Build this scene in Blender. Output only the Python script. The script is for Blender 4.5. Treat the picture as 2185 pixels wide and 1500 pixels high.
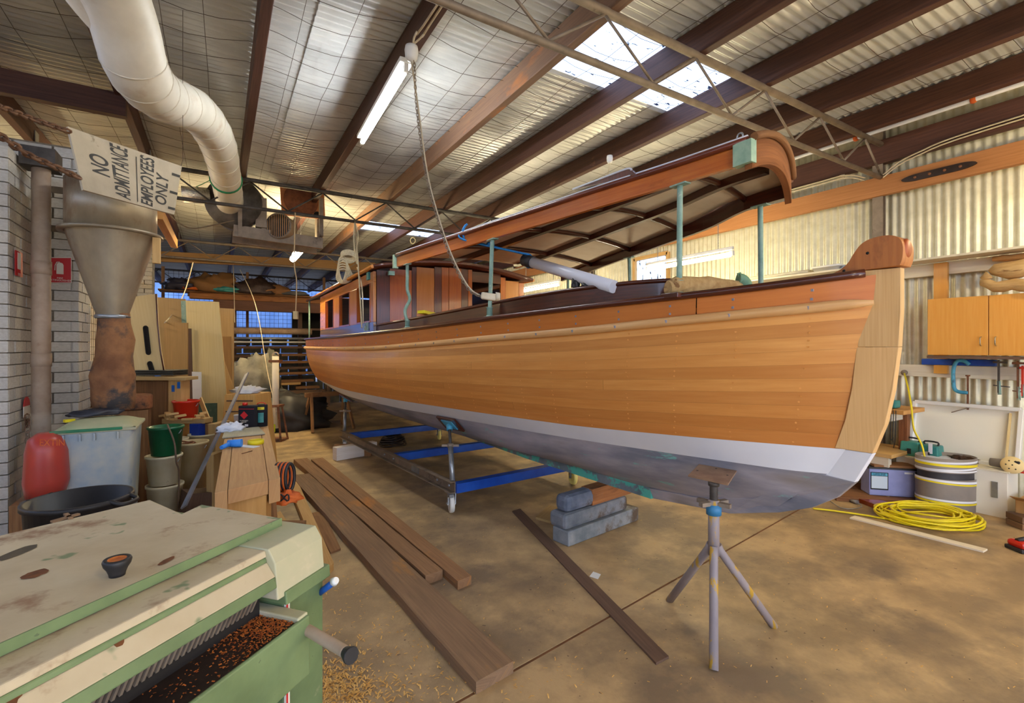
import bpy, math, random
import numpy as np
from mathutils import Vector, Matrix, noise as mnoise
for o in list(bpy.data.objects): bpy.data.objects.remove(o)
random.seed(7)
SC=bpy.context.scene; COL=SC.collection
# ---------------- camera, world, exposure ----------------
F=1026.; CX=1092.5; HY=740.; TH=math.radians(31.35); CC,SS=math.cos(TH),math.sin(TH); EYE=1.5
cd=bpy.data.cameras.new('camera'); cam=bpy.data.objects.new('camera',cd); COL.objects.link(cam)
cam.location=(0,0,EYE); cam.rotation_euler=(math.pi/2,0,-TH)
cd.sensor_width=36; cd.lens=36*F/2185; cd.shift_y=-10/2185; cd.clip_start=.05
SC.camera=cam
SC.view_settings.view_transform='Standard'; SC.view_settings.look='None'; SC.view_settings.gamma=1
SC.view_settings.use_curve_mapping=False
SC.view_settings.exposure=0.85
SC.cycles.use_denoising=True; SC.cycles.max_bounces=9; SC.cycles.diffuse_bounces=5
SC.cycles.transparent_max_bounces=12; SC.cycles.sample_clamp_indirect=6
SKY=2.3; WARM=(1.0,.79,.45); COOL=(.92,.97,1.0)
W=bpy.data.worlds.new('world'); SC.world=W; W.use_nodes=True
nt=W.node_tree; nt.nodes.clear()
n_o=nt.nodes.new('ShaderNodeOutputWorld'); n_b=nt.nodes.new('ShaderNodeBackground'); n_c=nt.nodes.new('ShaderNodeTexCoord')
n_s=nt.nodes.new('ShaderNodeSeparateXYZ'); n_r=nt.nodes.new('ShaderNodeValToRGB')
nt.links.new(n_c.outputs['Generated'],n_s.inputs[0]); nt.links.new(n_s.outputs[2],n_r.inputs[0])
n_r.color_ramp.elements[0].position=0; n_r.color_ramp.elements[0].color=(.62,.74,1,1)
n_r.color_ramp.elements[1].position=.6; n_r.color_ramp.elements[1].color=(.46,.62,1,1)
nt.links.new(n_r.outputs[0],n_b.inputs[0]); n_b.inputs[1].default_value=SKY; nt.links.new(n_b.outputs[0],n_o.inputs[0])

# ---------------- helpers ----------------
def at(px,py,x=None,y=None,z=None,d=None):
    "point where the photograph's sight line meets a real plane or a given depth"
    r=(px-CX)/F; u=(HY-py)/F; v=Vector((CC*r+SS,-SS*r+CC,u)); o=Vector((0,0,EYE))
    if z is not None: t=(z-EYE)/v.z
    elif x is not None: t=x/v.x
    elif y is not None: t=y/v.y
    else: t=d
    return o+v*t
RGT=Vector((CC,-SS,0)); FWD=Vector((SS,CC,0)); UP=Vector((0,0,1))
def lin(h):
    if not isinstance(h,str): return (*h[:3],1)
    h=h.lstrip('#'); c=[int(h[i:i+2],16)/255 for i in (0,2,4)]
    return tuple(x/12.92 if x<=.04045 else ((x+.055)/1.055)**2.4 for x in c)+(1,)
MATS={}
def _nt(name):
    m=bpy.data.materials.new(name); m.use_nodes=True; t=m.node_tree; t.nodes.clear()
    o=t.nodes.new('ShaderNodeOutputMaterial'); p=t.nodes.new('ShaderNodeBsdfPrincipled'); t.links.new(p.outputs[0],o.inputs[0])
    MATS[name]=m; return m,t,p
def _noise(t,src,sc,det=5,rough=.6):
    n=t.nodes.new('ShaderNodeTexNoise'); n.inputs['Scale'].default_value=sc; n.inputs['Detail'].default_value=det; n.inputs['Roughness'].default_value=rough
    t.links.new(src,n.inputs['Vector']); return n.outputs['Fac']
def _ramp(t,src,stops):
    r=t.nodes.new('ShaderNodeValToRGB'); e=r.color_ramp.elements
    while len(e)<len(stops): e.new(.5)
    for i,(p,c) in enumerate(stops): e[i].position=p; e[i].color=c
    t.links.new(src,r.inputs[0]); return r.outputs[0]
def _mix(t,f,a,b,mode='MIX'):
    m=t.nodes.new('ShaderNodeMix'); m.data_type='RGBA'; m.blend_type=mode
    if hasattr(f,'is_linked') or not isinstance(f,(int,float)): t.links.new(f,m.inputs[0])
    else: m.inputs[0].default_value=f
    for s,i in ((a,6),(b,7)):
        if isinstance(s,tuple): m.inputs[i].default_value=s
        else: t.links.new(s,m.inputs[i])
    return m.outputs[2]
def _map(t,src,st):
    m=t.nodes.new('ShaderNodeMapping'); m.inputs['Scale'].default_value=st; t.links.new(src,m.inputs['Vector']); return m.outputs[0]
def _fin(t,p,col,rough,metal,bump,bsrc,spec=.5,coat=0):
    oi=t.nodes.new('ShaderNodeObjectInfo'); col=_mix(t,1.0,col,oi.outputs['Color'],'MULTIPLY')
    t.links.new(col,p.inputs['Base Color']); p.inputs['Roughness'].default_value=rough; p.inputs['Metallic'].default_value=metal
    p.inputs['Specular IOR Level'].default_value=spec
    if coat: p.inputs['Coat Weight'].default_value=coat; p.inputs['Coat Roughness'].default_value=.12
    if bump:
        b=t.nodes.new('ShaderNodeBump'); b.inputs['Strength'].default_value=bump; b.inputs['Distance'].default_value=.01
        t.links.new(bsrc,b.inputs['Height']); t.links.new(b.outputs[0],p.inputs['Normal'])
def mat(name,c1,c2=None,sc=6,rough=.6,metal=0,bump=0,bsc=30,c3=None,sc3=3,th3=.58,coord='Object',st=(1,1,1),spec=.5,coat=0,lo=.35,hi=.65,soft=.06,c4=None,sc4=30,th4=.66,so4=.03):
    if name in MATS: return MATS[name]
    m,t,p=_nt(name); tc=t.nodes.new('ShaderNodeTexCoord'); src=_map(t,tc.outputs[coord],st)
    c1=lin(c1); col=c1
    if c2: col=_ramp(t,_noise(t,src,sc),[(lo,c1),(hi,lin(c2))])
    if c3:
        f=_ramp(t,_noise(t,src,sc3,6,.65),[(th3,(0,0,0,1)),(th3+soft,(1,1,1,1))]); col=_mix(t,f,col,lin(c3))
    if c4:
        f=_ramp(t,_noise(t,src,sc4,3,.55),[(th4,(0,0,0,1)),(th4+so4,(1,1,1,1))]); col=_mix(t,f,col,lin(c4))
    _fin(t,p,col,rough,metal,bump,_noise(t,src,bsc,4) if bump else None,spec,coat); return m
def wood(name,c1,c2,rough=.55,c3=None,fine=1.,spec=.4,coat=0,th3=.6,bump=.15,sc3=1.6):
    if name in MATS: return MATS[name]
    m,t,p=_nt(name); tc=t.nodes.new('ShaderNodeTexCoord'); oi=t.nodes.new('ShaderNodeObjectInfo')
    ad=t.nodes.new('ShaderNodeVectorMath'); ad.operation='ADD'; cb=t.nodes.new('ShaderNodeCombineXYZ')
    ml=t.nodes.new('ShaderNodeMath'); ml.operation='MULTIPLY'; ml.inputs[1].default_value=37.; t.links.new(oi.outputs['Random'],ml.inputs[0])
    t.links.new(ml.outputs[0],cb.inputs[0]); t.links.new(ml.outputs[0],cb.inputs[1])
    t.links.new(tc.outputs['UV'],ad.inputs[0]); t.links.new(cb.outputs[0],ad.inputs[1])
    src=_map(t,ad.outputs[0],(1.1,26*fine,1)); n=_noise(t,src,2.2,6,.6)
    broad=_noise(t,_map(t,ad.outputs[0],(.9,5,1)),1.6,3,.5)
    col=_ramp(t,n,[(.32,lin(c1)),(.68,lin(c2))]); col=_mix(t,_ramp(t,broad,[(.35,(0,0,0,1)),(.7,(.6,.6,.6,1))]),col,lin(c1))
    if c3:
        f=_ramp(t,_noise(t,_map(t,ad.outputs[0],(1,2.5,1)),sc3,6,.65),[(th3,(0,0,0,1)),(th3+.12,(1,1,1,1))]); col=_mix(t,f,col,lin(c3))
    _fin(t,p,col,rough,0,bump,n,spec,coat); return m
def emis(name,c,s):
    if name in MATS: return MATS[name]
    m=bpy.data.materials.new(name); m.use_nodes=True; t=m.node_tree; t.nodes.clear()
    o=t.nodes.new('ShaderNodeOutputMaterial'); e=t.nodes.new('ShaderNodeEmission'); e.inputs[0].default_value=(*c,1); e.inputs[1].default_value=s
    t.links.new(e.outputs[0],o.inputs[0]); MATS[name]=m; return m
WL={}
class MB:
    def __init__(s): s.v=[]; s.f=[]; s.uv=[]; s.sm=[]
    def add(s,vs,fs,uvs=None,smooth=False):
        b=len(s.v); s.v+= [Vector(x) for x in vs]
        for i,f in enumerate(fs):
            s.f.append([b+j for j in f]); s.sm.append(smooth)
            s.uv.append(uvs[i] if uvs else [(vs[j][0],vs[j][1]) for j in f])
        return s
    def box(s,c,sz,R=None,taper=None):
        c=Vector(c); h=[x/2 for x in sz]; L=max(range(3),key=lambda i:sz[i]); o=[i for i in range(3) if i!=L]
        P=[Vector((x,y,z)) for x in (-1,1) for y in (-1,1) for z in (-1,1)]; q=[]
        for p in P:
            k=(taper if (taper and p.z>0) else 1); q.append(Vector((p.x*h[0]*k,p.y*h[1]*k,p.z*h[2])))
        fs=[(0,1,3,2),(4,6,7,5),(0,4,5,1),(2,3,7,6),(0,2,6,4),(1,5,7,3)]; uvs=[]; k=random.random()*3
        for fi,f in enumerate(fs):
            ax=fi//2; w=[i for i in range(3) if i!=ax]
            if L in w: w=[L]+[i for i in w if i!=L]; uvs.append([(q[j][w[0]]+k,q[j][w[1]]+k+.3*fi) for j in f])
            else: uvs.append([(q[j][w[0]]*.1+k,q[j][w[1]]+k) for j in f])
        s.add([c+(R@p if R else p) for p in q],fs,uvs); return s
    def beam(s,a,b,w,h,up=UP):
        a=Vector(a); b=Vector(b); x=(b-a); L=x.length; x.normalize(); y=Vector(up).cross(x)
        if y.length<1e-4: y=Vector((0,1,0)).cross(x)
        y.normalize(); z=x.cross(y); R=Matrix((x,y,z)).transposed(); return s.box((a+b)/2,(L,w,h),R)
    def tube(s,pts,r,n=8,closed=False,cap=True,flat=None):
        pts=[Vector(p) for p in pts]; m=len(pts); rr=r if isinstance(r,(list,tuple)) else [r]*m
        tan=[]
        for i in range(m):
            a=pts[(i-1)%m] if (closed or i>0) else pts[i]; b=pts[(i+1)%m] if (closed or i<m-1) else pts[i]
            d=(b-a); tan.append(d.normalized() if d.length>1e-9 else Vector((0,0,1)))
        nrm=tan[0].orthogonal().normalized(); vs=[]; L=0; Ls=[]
        for i in range(m):
            if i: L+=(pts[i]-pts[i-1]).length
            Ls.append(L); nrm=(nrm-tan[i]*nrm.dot(tan[i]))
            nrm=nrm.normalized() if nrm.length>1e-6 else tan[i].orthogonal().normalized()
            bi=tan[i].cross(nrm)
            for j in range(n):
                a=2*math.pi*j/n; vs.append(pts[i]+(nrm*math.cos(a)+bi*math.sin(a))*rr[i])
        fs=[];uvs=[]; R0=max(rr)
        for i in range(m if closed else m-1):
            i2=(i+1)%m
            for j in range(n):
                j2=(j+1)%n; fs.append((i*n+j,i*n+j2,i2*n+j2,i2*n+j)); l2=Ls[i2] if i2 else Ls[i]+.1
                uvs.append([(Ls[i],R0*6.28*j/n),(Ls[i],R0*6.28*(j+1)/n),(l2,R0*6.28*(j+1)/n),(l2,R0*6.28*j/n)])
        s.add(vs,fs,uvs,True)
        if cap and not closed:
            b=len(s.v)-len(vs)
            for k in (0,m-1):
                f=[b+k*n+j for j in range(n)]; f=f[::-1] if k==0 else f
                s.f.append(f); s.sm.append(False); s.uv.append([(.1*s.v[q].x,s.v[q].z) for q in f])
        return s
    def lathe(s,prof,c,n=24,R=None,sx=1,sy=1,a0=0,a1=2*math.pi):
        c=Vector(c); vs=[];fs=[]; full=abs(a1-a0-2*math.pi)<1e-6; nn=n if full else n+1
        for r,z in prof:
            for j in range(nn):
                a=a0+(a1-a0)*j/n; p=Vector((r*sx*math.cos(a),r*sy*math.sin(a),z)); vs.append(c+(R@p if R else p))
        for i in range(len(prof)-1):
            for j in range(n):
                j2=(j+1)%nn; fs.append((i*nn+j,i*nn+j2,(i+1)*nn+j2,(i+1)*nn+j))
        uvs=[[( (f[k]%nn)/n,prof[f[k]//nn][1]) for k in range(4)] for f in fs]
        s.add(vs,fs,uvs,True); return s
    def prism(s,poly,o,ux,uy,dv,smooth=False):
        o=Vector(o);ux=Vector(ux);uy=Vector(uy);dv=Vector(dv); n=len(poly)
        a=[o+ux*p[0]+uy*p[1] for p in poly]; vs=a+[p+dv for p in a]
        fs=[tuple(range(n))[::-1],tuple(range(n,2*n))]+[(i,(i+1)%n,n+(i+1)%n,n+i) for i in range(n)]
        uvs=[[(poly[j%n][1],poly[j%n][0]) for j in f] for f in fs]
        s.add(vs,fs[:2],uvs[:2]); b=len(s.v)-2*n
        dl=dv.length
        for f in fs[2:]:
            s.f.append([b+j for j in f]); s.sm.append(smooth); s.uv.append([(poly[j%n][1]+poly[j%n][0],(dl if j>=n else 0)) for j in f])
        return s
    def grid(s,G,smooth=True,flip=False,th=0):
        "G: rows of points; a sheet, with thickness if th is a vector"
        n=len(G);m=len(G[0]); U=[0]
        for i in range(1,n): U.append(U[-1]+(Vector(G[i][0])-Vector(G[i-1][0])).length)
        V=[0]
        for j in range(1,m): V.append(V[-1]+(Vector(G[n//2][j])-Vector(G[n//2][j-1])).length)
        vs=[p for r in G for p in r]; fs=[];uvs=[]
        for i in range(n-1):
            for j in range(m-1):
                f=(i*m+j,(i+1)*m+j,(i+1)*m+j+1,i*m+j+1)
                if flip: f=f[::-1]
                fs.append(f); uvs.append([(U[k//m],V[k%m]) for k in f])
        s.add(vs,fs,uvs,smooth)
        if th:
            th=Vector(th); s.add([Vector(p)+th for p in vs],[f[::-1] for f in fs],[u[::-1] for u in uvs],smooth)
            b=len(s.v)-2*n*m; per=[i*m for i in range(n)]+[(n-1)*m+j for j in range(1,m)]+[i*m+m-1 for i in range(n-2,-1,-1)]+[j for j in range(m-2,0,-1)]
            for a,c in zip(per,per[1:]+per[:1]):
                f=[b+a,b+a+n*m,b+c+n*m,b+c]; s.f.append(f); s.sm.append(False); s.uv.append([(U[a//m],V[a%m]),(U[a//m],V[a%m]+.02),(U[c//m],V[c%m]+.02),(U[c//m],V[c%m])])
        return s
    def build(s,name,m,parent=None,label=None,cat=None,group=None,kind=None,bevel=0,color=None):
        if parent is not None: o=Vector(WL[parent.name])
        else:
            mn=Vector([min(v[i] for v in s.v) for i in range(3)]); mx=Vector([max(v[i] for v in s.v) for i in range(3)])
            o=Vector(((mn.x+mx.x)/2,(mn.y+mx.y)/2,mn.z))
        me=bpy.data.meshes.new(name); me.from_pydata([v-o for v in s.v],[],s.f)
        uvl=me.uv_layers.new(name='UVMap'); flat=[c for f in s.uv for u in f for c in u]; uvl.data.foreach_set('uv',flat)
        me.polygons.foreach_set('use_smooth',s.sm); me.materials.append(m if not isinstance(m,str) else MATS[m]); me.update()
        ob=bpy.data.objects.new(name,me); COL.objects.link(ob)
        if parent is not None: ob.parent=parent
        else: ob.location=o
        WL[ob.name]=tuple(o)
        if bevel:
            bm=ob.modifiers.new('bevel','BEVEL'); bm.width=bevel; bm.segments=2; bm.limit_method='ANGLE'; bm.harden_normals=False
        if color: ob.color=(*color[:3],1)
        tag(ob,label,cat,group,kind); return ob
def tag(ob,label=None,cat=None,group=None,kind=None):
    if label: ob['label']=label
    if cat: ob['category']=cat
    if group: ob['group']=group
    if kind: ob['kind']=kind
    return ob
def thing(name,loc,label=None,cat=None,group=None,kind=None):
    e=bpy.data.objects.new(name,None); COL.objects.link(e); e.location=loc; e.empty_display_size=.05
    WL[e.name]=tuple(loc); return tag(e,label,cat,group,kind)
def copy_at(root,loc,label=None,rot=0,group=None,cat=None):
    r=root.copy(); COL.objects.link(r); r.location=loc; r.rotation_euler=(0,0,rot); WL[r.name]=tuple(loc)
    if label: r['label']=label
    if group: r['group']=group
    for ch in list(root.children):
        c=ch.copy(); COL.objects.link(c); c.parent=r
        for g in ch.children:
            k=g.copy(); COL.objects.link(k); k.parent=c
    return r
def text(s,size,o,ux,uy,m,parent,name='lettering',th=.002,sx=1,align='CENTER',shear=0,off=0):
    cu=bpy.data.curves.new('t','FONT'); cu.body=s; cu.size=size; cu.align_x=align; cu.align_y='CENTER'; cu.shear=shear; cu.offset=off; cu.space_line=.85
    t=bpy.data.objects.new('t',cu); COL.objects.link(t); bpy.context.view_layer.update()
    me=bpy.data.meshes.new_from_object(t.evaluated_get(bpy.context.evaluated_depsgraph_get())); bpy.data.objects.remove(t)
    ux=Vector(ux).normalized(); uy=Vector(uy).normalized(); n=ux.cross(uy).normalized(); o=Vector(o); w=Vector(WL[parent.name])
    me.transform(Matrix.Diagonal((sx,1,1,1)))
    M4=Matrix(((ux.x,uy.x,n.x,o.x+n.x*th-w.x),(ux.y,uy.y,n.y,o.y+n.y*th-w.y),(ux.z,uy.z,n.z,o.z+n.z*th-w.z),(0,0,0,1)))
    me.transform(M4); me.materials.clear(); me.materials.append(MATS[m] if isinstance(m,str) else m)
    ob=bpy.data.objects.new(name,me); COL.objects.link(ob); ob.parent=parent; WL[ob.name]=WL[parent.name]; return ob
def pchip(xs,ys):
    xs=np.array(xs,float);ys=np.array(ys,float);h=np.diff(xs);dl=np.diff(ys)/h;n=len(xs);d=np.zeros(n)
    for i in range(1,n-1):
        if dl[i-1]*dl[i]>0:
            w1=2*h[i]+h[i-1];w2=h[i]+2*h[i-1]; d[i]=(w1+w2)/(w1/dl[i-1]+w2/dl[i])
    d[0]=dl[0];d[-1]=dl[-1]
    def f(x):
        x=min(max(x,xs[0]),xs[-1]); i=min(int(np.searchsorted(xs,x,side='right'))-1,n-2); i=max(i,0)
        t=(x-xs[i])/h[i]; t2=t*t;t3=t2*t
        return float((2*t3-3*t2+1)*ys[i]+(t3-2*t2+t)*h[i]*d[i]+(-2*t3+3*t2)*ys[i+1]+(t3-t2)*h[i]*d[i+1])
    return f
def spline(pts,n=6):
    P=[Vector(p) for p in pts]; out=[]
    for i in range(len(P)-1):
        a=P[max(i-1,0)];b=P[i];c=P[i+1];d=P[min(i+2,len(P)-1)]
        for k in range(n):
            t=k/n; out.append(.5*((2*b)+(c-a)*t+(2*a-5*b+4*c-d)*t*t+(3*b-a-3*c+d)*t**3))
    out.append(P[-1]); return out
def hang(a,b,sag,n=12): 
    a=Vector(a);b=Vector(b); return [a.lerp(b,i/n)-UP*sag*4*(i/n)*(1-i/n) for i in range(n+1)]
def chain_mb(pts,r=.004,L=.03):
    mb=MB(); P=[Vector(p) for p in pts]; d=[0]
    for i in range(1,len(P)): d.append(d[-1]+(P[i]-P[i-1]).length)
    k=0;s=0
    while s<d[-1]-L:
        i=max(j for j in range(len(d)) if d[j]<=s); i=min(i,len(P)-2); t=(s-d[i])/(d[i+1]-d[i]); p=P[i].lerp(P[i+1],t); x=(P[i+1]-P[i]).normalized()
        y=x.orthogonal().normalized(); 
        if k%2: y=x.cross(y)
        q=[p+x*(L*.62*math.cos(a))+y*(L*.34*math.sin(a)) for a in [2*math.pi*j/8 for j in range(8)]]
        mb.tube(q,r,4,closed=True); s+=L*.85;k+=1
    return mb
def blob(mb,c,sz,seed=0,amp=.25,fr=2.,nu=22,nv=12,flat=True):
    c=Vector(c); G=[]
    for i in range(nv+1):
        ph=math.pi*i/nv; row=[]
        for j in range(nu+1):
            a=2*math.pi*j/nu; p=Vector((math.sin(ph)*math.cos(a),math.sin(ph)*math.sin(a),math.cos(ph)))
            k=1+amp*mnoise.noise(p*fr+Vector((seed,seed*1.7,0)))+amp*.5*mnoise.noise(p*fr*2.7+Vector((seed,3,0)))
            q=Vector((p.x*sz[0]*k,p.y*sz[1]*k,p.z*sz[2]*k)); 
            if flat: q.z=max(q.z,-sz[2]*.5)
            row.append(c+q)
        G.append(row)
    mb.grid(G,True); return mb
def R3(rx=0,ry=0,rz=0):
    from mathutils import Euler
    return Euler((rx,ry,rz)).to_matrix()
def YR(dx,dy): return R3(0,0,math.atan2(dy,dx))

# ---------------- materials ----------------
mat('galv roof','#bfc1c0','#dcdcd8',sc=3,rough=.32,metal=.3,st=(.4,1,1),c3='#5c4a38',sc3=2,th3=.66,soft=.2)
mat('galv wall','#c9c3a6','#d9d4bb',sc=3,rough=.38,metal=.25,st=(3,3,.5),c3='#a99f80',sc3=2,th3=.64,soft=.2)
mat('galv','#8a8e92','#a9acae',sc=8,rough=.4,metal=.7,c3='#7a6a55',th3=.62)
mat('steel dusty','#7d6f60','#958675',sc=9,rough=.6,metal=.3,c3='#5a4a3e',th3=.62)
mat('steel dark','#3a342f','#57504a',sc=9,rough=.6,metal=.3)
mat('concrete','#8f7757','#b99c70',sc=2.6,rough=.55,bump=.25,bsc=60,c3='#78654f',sc3=1.1,th3=.48,soft=.14,st=(1,1,1),lo=.38,hi=.62,c4='#5a4330',sc4=30,th4=.69)
mat('joint','#7c5230','#5e3d22',sc=9,rough=.9)
wood('purlin','#40251c','#5e3b2d',.6,c3='#94664a',th3=.66)
wood('purlin orange','#6f5242','#86674f',.6,c3='#a4673a',th3=.56)
wood('pine','#bf9656','#d6b075',.6)
wood('ply cream','#d8bf86','#e2cd98',.6,bump=.03)
wood('ply tan','#ab8c58','#bf9f69',.6,bump=.03)
wood('ply brown','#9f7c48','#b38d54',.6,bump=.03)
wood('old timber','#7b5636','#a1764c',.8,c3='#5b3e28',th3=.55,bump=.5)
wood('rough plank','#7a6048','#99795a',.85,c3='#b07c42',th3=.58,bump=.6)
wood('dark plank','#594234','#6f5542',.8,bump=.4)
wood('white timber','#cfc6ae','#ded7c4',.7,c3='#b39a6c',th3=.68)
wood('wall beam','#a06a3c','#b98150',.7,c3='#7a4c26',th3=.62)
wood('varnish','#a4501c','#c4702c',.25,c3='#7c3814',th3=.62,coat=.5,bump=.05)
wood('varnish light','#b5702c','#c98640',.25,coat=.4,bump=.05)
wood('mahogany','#3e1c12','#5e2a19',.28,coat=.5,bump=.06,c3='#2c1510',th3=.6)
wood('hull wood','#cb8d4a','#dba25c',.42,coat=.12,bump=.03,fine=.6,spec=.35)
wood('oak','#c39a62','#d3ae78',.55,fine=2.2,bump=.08)
wood('carved','#a8622e','#c07a3c',.45,c3='#7c4522',th3=.6)
wood('pale rail','#c8955c','#dcb27c',.5,bump=.05)
mat('white paint','#d9dbe2','#e2e3e8',sc=2,rough=.45)
mat('copper bottom','#767a88','#aaa5ad',sc=2.6,rough=.42,st=(1,.45,2.0),c4='#6f6450',sc4=1.3,th4=.56,so4=.1,c3='#79b8b2',sc3=8,th3=.62,soft=.07,bump=.15,bsc=20,lo=.38,hi=.62)
mat('keel patina','#5e6d72','#7d8488',sc=5,rough=.55,c3='#58b8a4',sc3=6,th3=.5,soft=.05)
mat('verdigris','#73978a','#93b0a2',sc=14,rough=.55,c3='#b3c0b0',th3=.6,sc3=12)
mat('canopy lining','#d9ccb2','#e6dcc6',sc=4,rough=.7,c3='#a99878',th3=.62,soft=.2)
mat('brick paint','#b9b2a6','#cbc6bc',sc=6,rough=.7,bump=.3,bsc=40,c3='#8a7357',sc3=2.3,th3=.68,soft=.15,coord='Object')
mat('mortar','#6d6253','#8b7f6e',sc=20,rough=.9)
mat('pvc white','#d6d8e4','#dfe1ea',rough=.35,sc=2)
mat('duct white','#d3cdbf','#e2ddd0',sc=4,rough=.5,c3='#b08f6c',sc3=2.2,th3=.6,soft=.2)
mat('white plastic','#e6e6e2',rough=.4)
mat('cream plastic','#c9bd98','#d8cfb4',sc=5,rough=.5,c3='#8c7a55',th3=.64)
mat('black plastic','#1c1b1d','#2b2a2c',sc=6,rough=.5)
mat('black','#0d0c0c',rough=.7)
mat('shadow dark','#17120f',rough=.9)
mat('red plastic','#c21f0c','#d3301a',sc=3,rough=.35)
mat('green plastic','#0d5030','#166a40',sc=3,rough=.4)
mat('blue paint','#0a3f9a','#1250b0',sc=6,rough=.4)
mat('blue light','#3b8fb0','#4fa3c0',sc=8,rough=.5,c3='#2a4d60',th3=.62)
mat('teal','#24706e','#3a8b86',sc=6,rough=.5)
mat('yellow plastic','#d8c400','#e6d41e',sc=4,rough=.45)
mat('orange cloth','#c8561a','#dc6f2a',sc=8,rough=.7)
mat('planer green','#5f724c','#778c60',sc=5,rough=.5,c3='#c0b592',sc3=6,th3=.6,soft=.08,c4='#5b6a4c',sc4=40,th4=.7)
mat('planer dusty','#b9a888','#cdbfa0',sc=4,rough=.75,c3='#96775c',sc3=5,th3=.56,soft=.1,st=(1,1,1),c4='#7d8a66',sc4=9,th4=.64)
mat('planer pale','#a7ad8c','#c2b998',sc=3,rough=.7,c3='#d9cdb0',th3=.56,soft=.2)
mat('cast iron','#2c2320','#43352e',sc=12,rough=.5,metal=.4)
mat('rusty','#6a4028','#8a5a3a',sc=12,rough=.8,c3='#3c2a22',th3=.58)
mat('sawdust','#a3501c','#c9772e',sc=60,rough=.9)
mat('shaving','#d6a04c','#e4b96c',sc=20,rough=.8)
mat('sign board','#b3a894','#c4baa6',sc=5,rough=.8,c3='#93856f',th3=.66,sc3=8)
mat('sign ink','#35332f',rough=.8)
mat('sign red','#c21d22',rough=.5); mat('sign white','#e4ded2',rough=.6)
mat('bag rust','#6c4427','#9c6d44',sc=4,rough=.85,c3='#3d3836',sc3=3.2,th3=.5,soft=.1,bump=.4,bsc=14)
mat('cone steel','#8a7d69','#a8997f',sc=4,rough=.4,metal=.35,c3='#70492b',sc3=2.5,th3=.52,soft=.15,st=(1,1,.5))
mat('bin blue','#8fa3b4','#c4c3b0',sc=3.2,rough=.6,c3='#476c9a',sc3=2.4,th3=.56,soft=.14)
mat('rust pipe','#a08872','#b9a48e',sc=5,rough=.7,c3='#7c4e30',sc3=4,th3=.58,soft=.14)
mat('tarp grey','#5c594f','#7c776a',sc=5,rough=.7); mat('carton','#a77b43','#b98c52',sc=4,rough=.8)
mat('battery blue','#7f86b8','#8d94c6',rough=.5); mat('label white','#d9dce4',rough=.6)
mat('cloth white','#cfd3de','#e4e6ec',sc=10,rough=.9,bump=.3)
mat('rope white','#cfc2a0','#e0d5b8',sc=40,rough=.9); mat('rope blue','#1c6fb0','#2c86c8',sc=30,rough=.8)
mat('cord','#b9a88c','#cdbfa4',sc=10,rough=.7)
mat('wire','#4a3a2c',rough=.7,metal=.3); mat('foil','#b9b6b0','#d6d4ce',sc=40,rough=.2,metal=.9,bump=1,bsc=60)
mat('chain rust','#5a3c28','#7c5a40',sc=30,rough=.8)
mat('brown tape','#7b736e','#88807a',sc=4,rough=.6)
mat('block blue','#5b646c','#888b8e',sc=5,rough=.7,c3='#5a4a3c',sc3=4,th3=.55,soft=.1,bump=.5,bsc=20)
mat('block masonry','#4a463e','#66604f',sc=5,rough=.9,bump=.3)
mat('driftwood','#a98552','#c9a974',sc=6,rough=.85,bump=.6,bsc=16,c3='#7c5730',th3=.6,sc3=3,st=(3,.6,3))
mat('ground','#77706a','#8c8680',sc=2,rough=.9)
def glassy():
    m=bpy.data.materials.new('glazing'); m.use_nodes=True; t=m.node_tree; t.nodes.clear(); o=t.nodes.new('ShaderNodeOutputMaterial')
    a=t.nodes.new('ShaderNodeBsdfTransparent'); b=t.nodes.new('ShaderNodeBsdfTranslucent'); x=t.nodes.new('ShaderNodeMixShader')
    n=t.nodes.new('ShaderNodeTexNoise'); n.inputs['Scale'].default_value=9; n.inputs['Detail'].default_value=5; tc=t.nodes.new('ShaderNodeTexCoord'); mp=t.nodes.new('ShaderNodeMapping'); mp.inputs['Scale'].default_value=(.8,3,1)
    t.links.new(tc.outputs['Object'],mp.inputs[0]); t.links.new(mp.outputs[0],n.inputs['Vector'])
    c=_ramp(t,n.outputs['Fac'],[(.61,(.95,.95,.93,1)),(.65,(.02,.02,.03,1))]); t.links.new(c,a.inputs[0]); t.links.new(c,b.inputs[0]); x.inputs[0].default_value=.3
    t.links.new(a.outputs[0],x.inputs[1]); t.links.new(b.outputs[0],x.inputs[2]); t.links.new(x.outputs[0],o.inputs[0]); MATS['glazing']=m
glassy()
def filmy():
    m,t,p=_nt('clear film'); p.inputs['Base Color'].default_value=(.75,.66,.5,1); p.inputs['Alpha'].default_value=.07; p.inputs['Roughness'].default_value=.15
filmy()

# ---------------- the shed ----------------
XW=6.4; XL=-4.6; Y0=-4.; Y1=22.; ZR=4.0
# floor slabs with a saw-cut joint running skewed across the bay
fl=thing('floor',(0,0,0),kind='structure')
def slab(poly):
    MB().prism(poly,(0,0,-.12),(1,0,0),(0,1,0),(0,0,.12)).build('floor_slab','concrete',fl)
JA=(XL-.4,1.9-.15*(XL-.4-1.17)*-1*-1)
def jy(x): return 1.9+.15*(x-1.17)
slab([(-5,Y0),(6.6,Y0),(6.6,jy(6.6)-.009),(-5,jy(-5)-.009)])
slab([(-5,jy(-5)+.009),(6.6,jy(6.6)+.009),(6.6,7.395),(-5,7.395)])
slab([(-5,7.405),(6.6,7.405),(6.6,Y1),(-5,Y1)])
MB().beam((-5,jy(-5),-.029),(6.6,jy(6.6),-.029),.03,.05).build('floor_joint','joint',fl)
MB().prism([(-40,-40),(40,-40),(40,60),(-40,60)],(0,0,-.2),(1,0,0),(0,1,0),(0,0,.06)).build('ground','ground',kind='structure')
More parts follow.
